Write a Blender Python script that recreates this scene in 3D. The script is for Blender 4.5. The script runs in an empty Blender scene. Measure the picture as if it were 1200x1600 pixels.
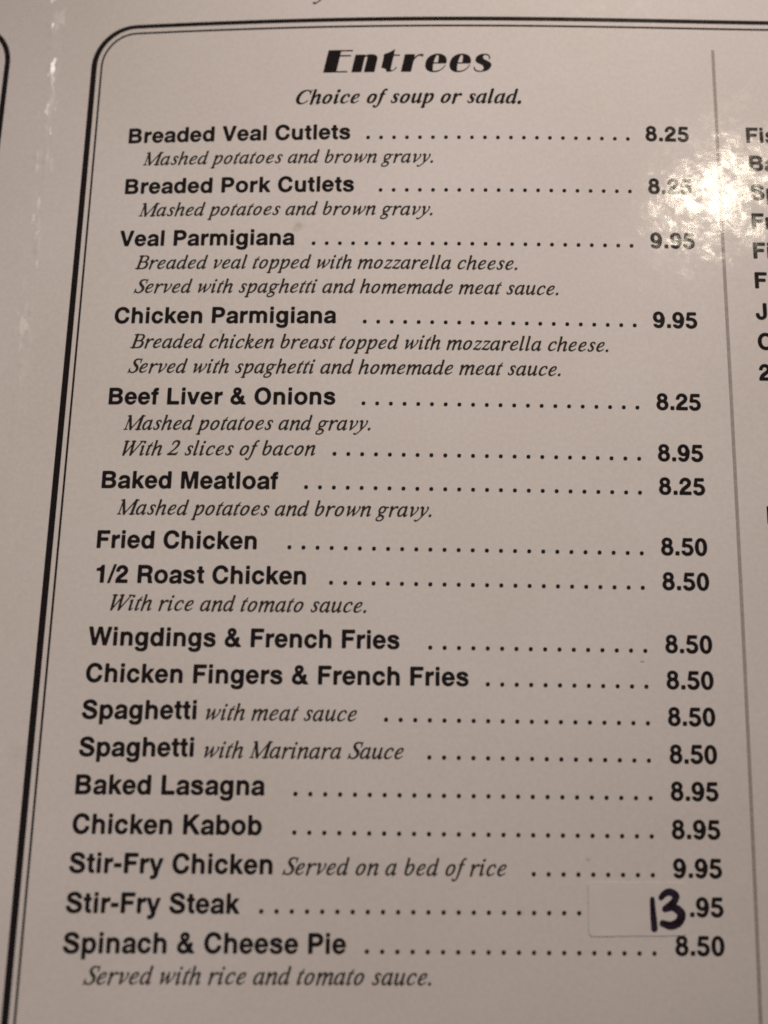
import bpy, math, random
from mathutils import Matrix, Vector, noise
from mathutils.geometry import tessellate_polygon

random.seed(7)
MM = 0.001                       # the page is laid out in millimetres
sc = bpy.context.scene
col = sc.collection

# ------------------------------------------------------------------ camera
CAM = (47.50309, -85.90645, 124.69888)
RX, RY, RZ = 8.65401, 0.12572, 0.79827
cd = bpy.data.cameras.new('camera')
cam = bpy.data.objects.new('camera', cd)
col.objects.link(cam)
R3 = (Matrix.Rotation(math.radians(RZ), 3, 'Z') @ Matrix.Rotation(math.radians(RY), 3, 'Y')
      @ Matrix.Rotation(math.radians(RX), 3, 'X'))
cam.matrix_world = Matrix.Translation(Vector(CAM) * MM) @ R3.to_4x4()
cd.sensor_fit = 'VERTICAL'
cd.sensor_height = 36.0
cd.lens = 36.0 * 1201.0 / 1600.0
cd.clip_start = 0.005
cd.clip_end = 20.0
cd.dof.use_dof = True
cd.dof.focus_distance = 0.1295
cd.dof.aperture_fstop = 5.8
sc.camera = cam

# ------------------------------------------------------------------ light
w = bpy.data.worlds.new('World')
sc.world = w
w.use_nodes = True
bg = w.node_tree.nodes['Background']
bg.inputs['Color'].default_value = (1.0, 0.84, 0.70, 1)
bg.inputs['Strength'].default_value = 0.045

GLARE_AT = Vector((105.2, -11.8, 0.0)) * MM          # where the lamp mirrors in the laminate
v_in = (GLARE_AT - cam.location).normalized()
v_out = Vector((v_in.x, v_in.y, -v_in.z))
LAMP_AT = GLARE_AT + v_out * 0.62
ld = bpy.data.lights.new('dining_lamp', 'POINT')     # the small bulb that glints in the plastic
ld.energy = 0.88
ld.color = (1.0, 0.88, 0.68)
ld.shadow_soft_size = 0.022
lo = bpy.data.objects.new('dining_lamp', ld)
lo.location = LAMP_AT
col.objects.link(lo)

kd = bpy.data.lights.new('key_spot', 'SPOT')        # added unseen key light; its soft cone dims the lower page
kd.spot_size = math.radians(29)
kd.spot_blend = 1.0
kd.shadow_soft_size = 0.10
kd.energy = 36.6
kd.color = (1.0, 0.872, 0.797)
ko = bpy.data.objects.new('key_spot', kd)
ko.location = (0.28, 0.62, 0.36)
ko.rotation_euler = (Vector((0.062, -0.012, 0)) - Vector(ko.location)).to_track_quat('-Z', 'Y').to_euler()
col.objects.link(ko)

sc.view_settings.view_transform = 'Standard'
sc.view_settings.look = 'None'
sc.view_settings.exposure = 0.0
sc.view_settings.gamma = 1.0
sc.view_settings.use_curve_mapping = False
sc.cycles.filter_width = 1.75
sc.cycles.use_denoising = False

# ------------------------------------------------------------------ shape of the sheet
TERMS = ((2, 0), (3, 0), (4, 0), (1, 1), (2, 1), (3, 1), (0, 2), (1, 2), (2, 2), (0, 3))
COEF = (-0.900230, -0.077585, 0.403303, 1.690030, -1.007889, 0.235991, -0.258459, -0.379735, -0.031829, 0.261299)
FOLD = ((-200, -15.2), (-60, -15.3), (-43.2, -15.6), (-33.8, -15.15), (-24.2, -14.95), (-9.3, -14.9), (0.3, -15.2),
        (10.1, -15.7), (20, -16.2), (29.9, -16.8), (45, -17.2), (70, -17.4))


def fold_u(v):
    for (v0, u0), (v1, u1) in zip(FOLD, FOLD[1:]):
        if v0 <= v <= v1:
            return u0 + (u1 - u0) * (v - v0) / (v1 - v0)
    return -15.2


def bend(u, v):
    x = (u - 50) / 60.0
    y = (v + 70) / 80.0
    return sum(c * x ** i * y ** j for (i, j), c in zip(TERMS, COEF))


U0, U1, V0, V1 = -28.0, 116.0, -148.0, 32.0


def page_z(u, v):
    """height of the bent sheet in mm; beyond the measured part it eases out flat"""
    cu, cv = min(max(u, U0), U1), min(max(v, V0), V1)
    z = bend(cu, cv)
    ez = 14.0
    if u != cu:
        s = (bend(cu + 0.1, cv) - bend(cu - 0.1, cv)) / 0.2
        d = u - cu
        z += s * math.copysign(ez * (1 - math.exp(-abs(d) / ez)), d)
    if v != cv:
        s = (bend(cu, cv + 0.1) - bend(cu, cv - 0.1)) / 0.2
        d = v - cv
        z += s * math.copysign(ez * (1 - math.exp(-abs(d) / ez)), d)
    return z


def crease(u, v):
    """the cracked plastic along the fold: a faint ridge with a few sharp little flakes"""
    f = fold_u(v)
    fade = 0.12 + 0.88 / (1 + math.exp(-(v + 46) / 3.0))
    h = 0.012 * math.exp(-((u - f) / 1.1) ** 2)
    for k, (off, amp, wid, thr) in enumerate(((0.0, 0.05, 0.40, 0.10), (-1.9, 0.035, 0.30, 0.34), (0.9, 0.03, 0.32, 0.36))):
        n = noise.noise(Vector((v * 0.23, k * 9.1, 2.0))) + 0.6 * noise.noise(Vector((v * 0.8, k * 5.3, 7.0)))
        a = min(1.0, max(0.0, n - thr) * 4.0)
        c = f + off + 0.6 * noise.noise(Vector((v * 0.18, k * 3.0, 11.0)))
        h += fade * amp * a * math.exp(-((u - c) / wid) ** 2)
    return h


INK = 0.03


def P(u, v, lift=0.0):
    return Vector((u * MM, v * MM, (page_z(u, v) + lift) * MM))


# ------------------------------------------------------------------ materials
def new_mat(name):
    m = bpy.data.materials.new(name)
    m.use_nodes = True
    nt = m.node_tree
    return m, nt, nt.nodes['Principled BSDF']


def N(nt, kind, **kw):
    n = nt.nodes.new(kind)
    for k, v in kw.items():
        setattr(n, k, v)
    return n


def laminate(nt, b, coat=1.0, rough=0.13, fold=False):
    """glossy film: small irregular facets where the plastic has lifted, and a fine ripple"""
    L = nt.links
    geo = N(nt, 'ShaderNodeNewGeometry')
    warp = N(nt, 'ShaderNodeTexNoise'); warp.inputs['Scale'].default_value = 500; warp.inputs['Detail'].default_value = 2
    L.new(geo.outputs['Position'], warp.inputs['Vector'])
    wv = N(nt, 'ShaderNodeVectorMath', operation='MULTIPLY_ADD')
    wv.inputs[1].default_value = (0.0022, 0.0022, 0.0)
    L.new(warp.outputs['Color'], wv.inputs[0]); L.new(geo.outputs['Position'], wv.inputs[2])
    total = geo.outputs['Normal']
    for scale, k in ((400, 0.023), (820, 0.020)):
        vo = N(nt, 'ShaderNodeTexVoronoi', feature='SMOOTH_F1'); vo.inputs['Scale'].default_value = scale
        vo.inputs['Smoothness'].default_value = 0.45
        L.new(wv.outputs[0], vo.inputs['Vector'])
        c = N(nt, 'ShaderNodeVectorMath', operation='SUBTRACT'); c.inputs[1].default_value = (0.5, 0.5, 0.5)
        L.new(vo.outputs['Color'], c.inputs[0])
        ma = N(nt, 'ShaderNodeVectorMath', operation='MULTIPLY_ADD'); ma.inputs[1].default_value = (k, k, 0.0)
        L.new(c.outputs[0], ma.inputs[0]); L.new(total, ma.inputs[2])
        total = ma.outputs[0]
    if fold:
        # loose, cracked flakes of film along the fold tilt towards the right
        mp = N(nt, 'ShaderNodeMapping'); mp.inputs['Scale'].default_value = (1150, 330, 0)
        L.new(wv.outputs[0], mp.inputs['Vector'])
        vo = N(nt, 'ShaderNodeTexVoronoi'); vo.inputs['Scale'].default_value = 1.0
        L.new(mp.outputs['Vector'], vo.inputs['Vector'])
        sp = N(nt, 'ShaderNodeSeparateColor'); L.new(vo.outputs['Color'], sp.inputs[0])
        tx = N(nt, 'ShaderNodeMapRange'); tx.inputs['To Min'].default_value = 0.30; tx.inputs['To Max'].default_value = 0.64
        ty = N(nt, 'ShaderNodeMapRange'); ty.inputs['To Min'].default_value = -0.13; ty.inputs['To Max'].default_value = 0.08
        L.new(sp.outputs[0], tx.inputs['Value']); L.new(sp.outputs[1], ty.inputs['Value'])
        cx = N(nt, 'ShaderNodeCombineXYZ'); L.new(tx.outputs[0], cx.inputs[0]); L.new(ty.outputs[0], cx.inputs[1])
        px = N(nt, 'ShaderNodeSeparateXYZ'); L.new(geo.outputs['Position'], px.inputs[0])
        wob = N(nt, 'ShaderNodeTexNoise'); wob.inputs['Scale'].default_value = 90; wob.inputs['Detail'].default_value = 3
        L.new(geo.outputs['Position'], wob.inputs['Vector'])
        off = N(nt, 'ShaderNodeMath', operation='MULTIPLY_ADD'); off.inputs[1].default_value = 0.005; off.inputs[2].default_value = 0.0129
        L.new(wob.outputs['Fac'], off.inputs[0])
        dx = N(nt, 'ShaderNodeMath', operation='ADD'); L.new(px.outputs[0], dx.inputs[0]); L.new(off.outputs[0], dx.inputs[1])
        ab = N(nt, 'ShaderNodeMath', operation='ABSOLUTE'); L.new(dx.outputs[0], ab.inputs[0])
        near = N(nt, 'ShaderNodeMapRange')
        near.inputs['From Min'].default_value = 0.0003; near.inputs['From Max'].default_value = 0.0018
        near.inputs['To Min'].default_value = 0.50; near.inputs['To Max'].default_value = 0.0
        L.new(ab.outputs[0], near.inputs['Value'])
        low = N(nt, 'ShaderNodeMapRange')
        low.inputs['From Min'].default_value = -0.052; low.inputs['From Max'].default_value = -0.036
        L.new(px.outputs[1], low.inputs['Value'])
        prob = N(nt, 'ShaderNodeMath', operation='MULTIPLY'); L.new(near.outputs[0], prob.inputs[0]); L.new(low.outputs[0], prob.inputs[1])
        on = N(nt, 'ShaderNodeMath', operation='LESS_THAN'); L.new(sp.outputs[2], on.inputs[0]); L.new(prob.outputs[0], on.inputs[1])
        sc_ = N(nt, 'ShaderNodeVectorMath', operation='SCALE'); L.new(cx.outputs[0], sc_.inputs[0]); L.new(on.outputs[0], sc_.inputs['Scale'])
        ad = N(nt, 'ShaderNodeVectorMath', operation='ADD'); L.new(sc_.outputs[0], ad.inputs[0]); L.new(total, ad.inputs[1])
        total = ad.outputs[0]
        rg = N(nt, 'ShaderNodeMath', operation='MULTIPLY_ADD'); rg.inputs[1].default_value = 0.20; rg.inputs[2].default_value = rough
        L.new(on.outputs[0], rg.inputs[0]); L.new(rg.outputs[0], b.inputs['Coat Roughness'])
    nm = N(nt, 'ShaderNodeVectorMath', operation='NORMALIZE')
    L.new(total, nm.inputs[0])
    rip = N(nt, 'ShaderNodeTexNoise'); rip.inputs['Scale'].default_value = 900; rip.inputs['Detail'].default_value = 1.0
    L.new(geo.outputs['Position'], rip.inputs['Vector'])
    bp = N(nt, 'ShaderNodeBump')
    bp.inputs['Strength'].default_value = 1.0
    bp.inputs['Distance'].default_value = 0.000010
    L.new(rip.outputs['Fac'], bp.inputs['Height'])
    L.new(nm.outputs[0], bp.inputs['Normal'])
    L.new(bp.outputs['Normal'], b.inputs['Coat Normal'])
    b.inputs['Coat Weight'].default_value = coat
    b.inputs['Coat Roughness'].default_value = rough
    b.inputs['Coat IOR'].default_value = 1.5
    b.inputs['Specular IOR Level'].default_value = 0.0
    b.inputs['Roughness'].default_value = 0.8
    return geo


def paper_mat():
    m, nt, b = new_mat('laminated_paper')
    geo = laminate(nt, b, fold=True)
    L = nt.links
    # uneven cream stock with faint yellowing
    n = N(nt, 'ShaderNodeTexNoise'); n.inputs['Scale'].default_value = 28; n.inputs['Detail'].default_value = 4
    L.new(geo.outputs['Position'], n.inputs['Vector'])
    r = N(nt, 'ShaderNodeValToRGB')
    r.color_ramp.elements[0].position = 0.30; r.color_ramp.elements[0].color = (0.682, 0.638, 0.606, 1)
    r.color_ramp.elements[1].position = 0.72; r.color_ramp.elements[1].color = (0.728, 0.690, 0.675, 1)
    L.new(n.outputs['Fac'], r.inputs['Fac'])
    f = N(nt, 'ShaderNodeTexNoise'); f.inputs['Scale'].default_value = 1500; f.inputs['Detail'].default_value = 3
    L.new(geo.outputs['Position'], f.inputs['Vector'])
    fr = N(nt, 'ShaderNodeMapRange')
    fr.inputs['From Min'].default_value = 0.3; fr.inputs['From Max'].default_value = 0.7
    fr.inputs['To Min'].default_value = 0.955; fr.inputs['To Max'].default_value = 1.03
    L.new(f.outputs['Fac'], fr.inputs['Value'])
    mx = N(nt, 'ShaderNodeMix', data_type='RGBA', blend_type='MULTIPLY')
    mx.inputs[0].default_value = 1.0
    L.new(r.outputs['Color'], mx.inputs[6]); L.new(fr.outputs['Result'], mx.inputs[7])
    last = mx.outputs[2]
    # small stains: centre (mm), radius, strength, colour
    for (u, v, rad, k, c) in ((31.38, -16.4, 0.95, 0.55, (0.42, 0.36, 0.26)), (30.7, -17.2, 0.6, 0.3, (0.42, 0.36, 0.26)),
                              (18.6, -36.0, 0.55, 0.35, (0.40, 0.33, 0.27)), (27.6, -5.6, 0.4, 0.3, (0.40, 0.33, 0.27)),
                              (-9.6, -106, 2.4, 0.16, (0.48, 0.40, 0.26)), (69, -128.5, 0.5, 0.18, (0.3, 0.26, 0.22)),
                              (45, -123, 5.0, 0.05, (0.5, 0.42, 0.3))):
        d = N(nt, 'ShaderNodeVectorMath', operation='DISTANCE')
        d.inputs[1].default_value = P(u, v)
        wob = N(nt, 'ShaderNodeTexNoise'); wob.inputs['Scale'].default_value = 900
        L.new(geo.outputs['Position'], wob.inputs['Vector'])
        L.new(geo.outputs['Position'], d.inputs[0])
        wm = N(nt, 'ShaderNodeMath', operation='MULTIPLY_ADD')
        wm.inputs[1].default_value = rad * MM * 1.2; 
        L.new(wob.outputs['Fac'], wm.inputs[0]); L.new(d.outputs['Value'], wm.inputs[2])
        mr = N(nt, 'ShaderNodeMapRange')
        mr.inputs['From Min'].default_value = rad * MM * 0.7; mr.inputs['From Max'].default_value = rad * MM * 1.6
        mr.inputs['To Min'].default_value = k; mr.inputs['To Max'].default_value = 0.0
        L.new(wm.outputs[0], mr.inputs['Value'])
        q = N(nt, 'ShaderNodeMix', data_type='RGBA')
        L.new(mr.outputs['Result'], q.inputs[0]); L.new(last, q.inputs[6])
        q.inputs[7].default_value = (*c, 1)
        last = q.outputs[2]
    L.new(last, b.inputs['Base Color'])
    return m


def ink_mat(name, c, rough_patch=True):
    m, nt, b = new_mat(name)
    geo = laminate(nt, b)
    L = nt.links
    n = N(nt, 'ShaderNodeTexNoise'); n.inputs['Scale'].default_value = 1800; n.inputs['Detail'].default_value = 2
    L.new(geo.outputs['Position'], n.inputs['Vector'])
    r = N(nt, 'ShaderNodeValToRGB')
    r.color_ramp.elements[0].position = 0.35; r.color_ramp.elements[0].color = (*c, 1)
    r.color_ramp.elements[1].position = 0.75; r.color_ramp.elements[1].color = (*[min(1, x * 1.25 + 0.004) for x in c], 1)
    L.new(n.outputs['Fac'], r.inputs['Fac'])
    L.new(r.outputs['Color'], b.inputs['Base Color'])
    return m


def sticker_mat():
    m, nt, b = new_mat('sticker_paper')
    L = nt.links
    geo = N(nt, 'ShaderNodeNewGeometry')
    n = N(nt, 'ShaderNodeTexNoise'); n.inputs['Scale'].default_value = 420; n.inputs['Detail'].default_value = 4
    L.new(geo.outputs['Position'], n.inputs['Vector'])
    r = N(nt, 'ShaderNodeValToRGB')
    r.color_ramp.elements[0].position = 0.3; r.color_ramp.elements[0].color = (0.682, 0.640, 0.616, 1)
    r.color_ramp.elements[1].position = 0.7; r.color_ramp.elements[1].color = (0.704, 0.666, 0.646, 1)
    L.new(n.outputs['Fac'], r.inputs['Fac']); L.new(r.outputs['Color'], b.inputs['Base Color'])
    b.inputs['Roughness'].default_value = 0.6
    b.inputs['Specular IOR Level'].default_value = 0.3
    return m


def marker_mat():
    m, nt, b = new_mat('marker_ink')
    L = nt.links
    geo = N(nt, 'ShaderNodeNewGeometry')
    n = N(nt, 'ShaderNodeTexNoise'); n.inputs['Scale'].default_value = 700; n.inputs['Detail'].default_value = 3
    L.new(geo.outputs['Position'], n.inputs['Vector'])
    r = N(nt, 'ShaderNodeValToRGB')
    r.color_ramp.elements[0].position = 0.35; r.color_ramp.elements[0].color = (0.010, 0.006, 0.012, 1)
    r.color_ramp.elements[1].position = 0.8; r.color_ramp.elements[1].color = (0.045, 0.028, 0.055, 1)
    L.new(n.outputs['Fac'], r.inputs['Fac']); L.new(r.outputs['Color'], b.inputs['Base Color'])
    b.inputs['Roughness'].default_value = 0.5
    b.inputs['Specular IOR Level'].default_value = 0.3
    return m


def wood_mat():
    m, nt, b = new_mat('dark_wood')
    L = nt.links
    geo = N(nt, 'ShaderNodeNewGeometry')
    mp = N(nt, 'ShaderNodeMapping'); mp.inputs['Scale'].default_value = (6, 90, 6)
    L.new(geo.outputs['Position'], mp.inputs['Vector'])
    n = N(nt, 'ShaderNodeTexNoise'); n.inputs['Scale'].default_value = 1.0; n.inputs['Detail'].default_value = 6
    L.new(mp.outputs['Vector'], n.inputs['Vector'])
    r = N(nt, 'ShaderNodeValToRGB')
    r.color_ramp.elements[0].color = (0.035, 0.018, 0.010, 1)
    r.color_ramp.elements[1].color = (0.13, 0.070, 0.038, 1)
    L.new(n.outputs['Fac'], r.inputs['Fac']); L.new(r.outputs['Color'], b.inputs['Base Color'])
    b.inputs['Roughness'].default_value = 0.35
    return m


PAPER = paper_mat()
BLACK = ink_mat('black_ink', (0.013, 0.010, 0.011))
SOFT = ink_mat('dark_grey_ink', (0.027, 0.022, 0.021))
GREY = ink_mat('grey_ink', (0.35, 0.31, 0.29))
STICKER = sticker_mat()
MARKER = marker_mat()
WOOD = wood_mat()

# ------------------------------------------------------------------ object helpers


def mesh_obj(name, verts, faces, mat, parent=None, origin=None, smooth=False):
    """one mesh object; verts are world points, stored relative to origin"""
    o0 = origin if origin is not None else Vector((0, 0, 0))
    me = bpy.data.meshes.new(name)
    me.from_pydata([tuple(v - o0) for v in verts], [], faces)
    me.materials.append(mat)
    if smooth:
        me.polygons.foreach_set('use_smooth', [True] * len(me.polygons))
    me.update()
    o = bpy.data.objects.new(name, me)
    col.objects.link(o)
    if parent is not None:
        o.parent = parent
        o.location = o0 - WORLD_AT[parent.name]
    else:
        o.location = o0
    WORLD_AT[o.name] = o0
    return o


WORLD_AT = {}


def empty(name, at, parent=None):
    o = bpy.data.objects.new(name, None)
    o.empty_display_size = 0.01
    col.objects.link(o)
    o.parent = parent
    o.location = at - (WORLD_AT[parent.name] if parent is not None else Vector((0, 0, 0)))
    WORLD_AT[o.name] = at
    return o


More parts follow.
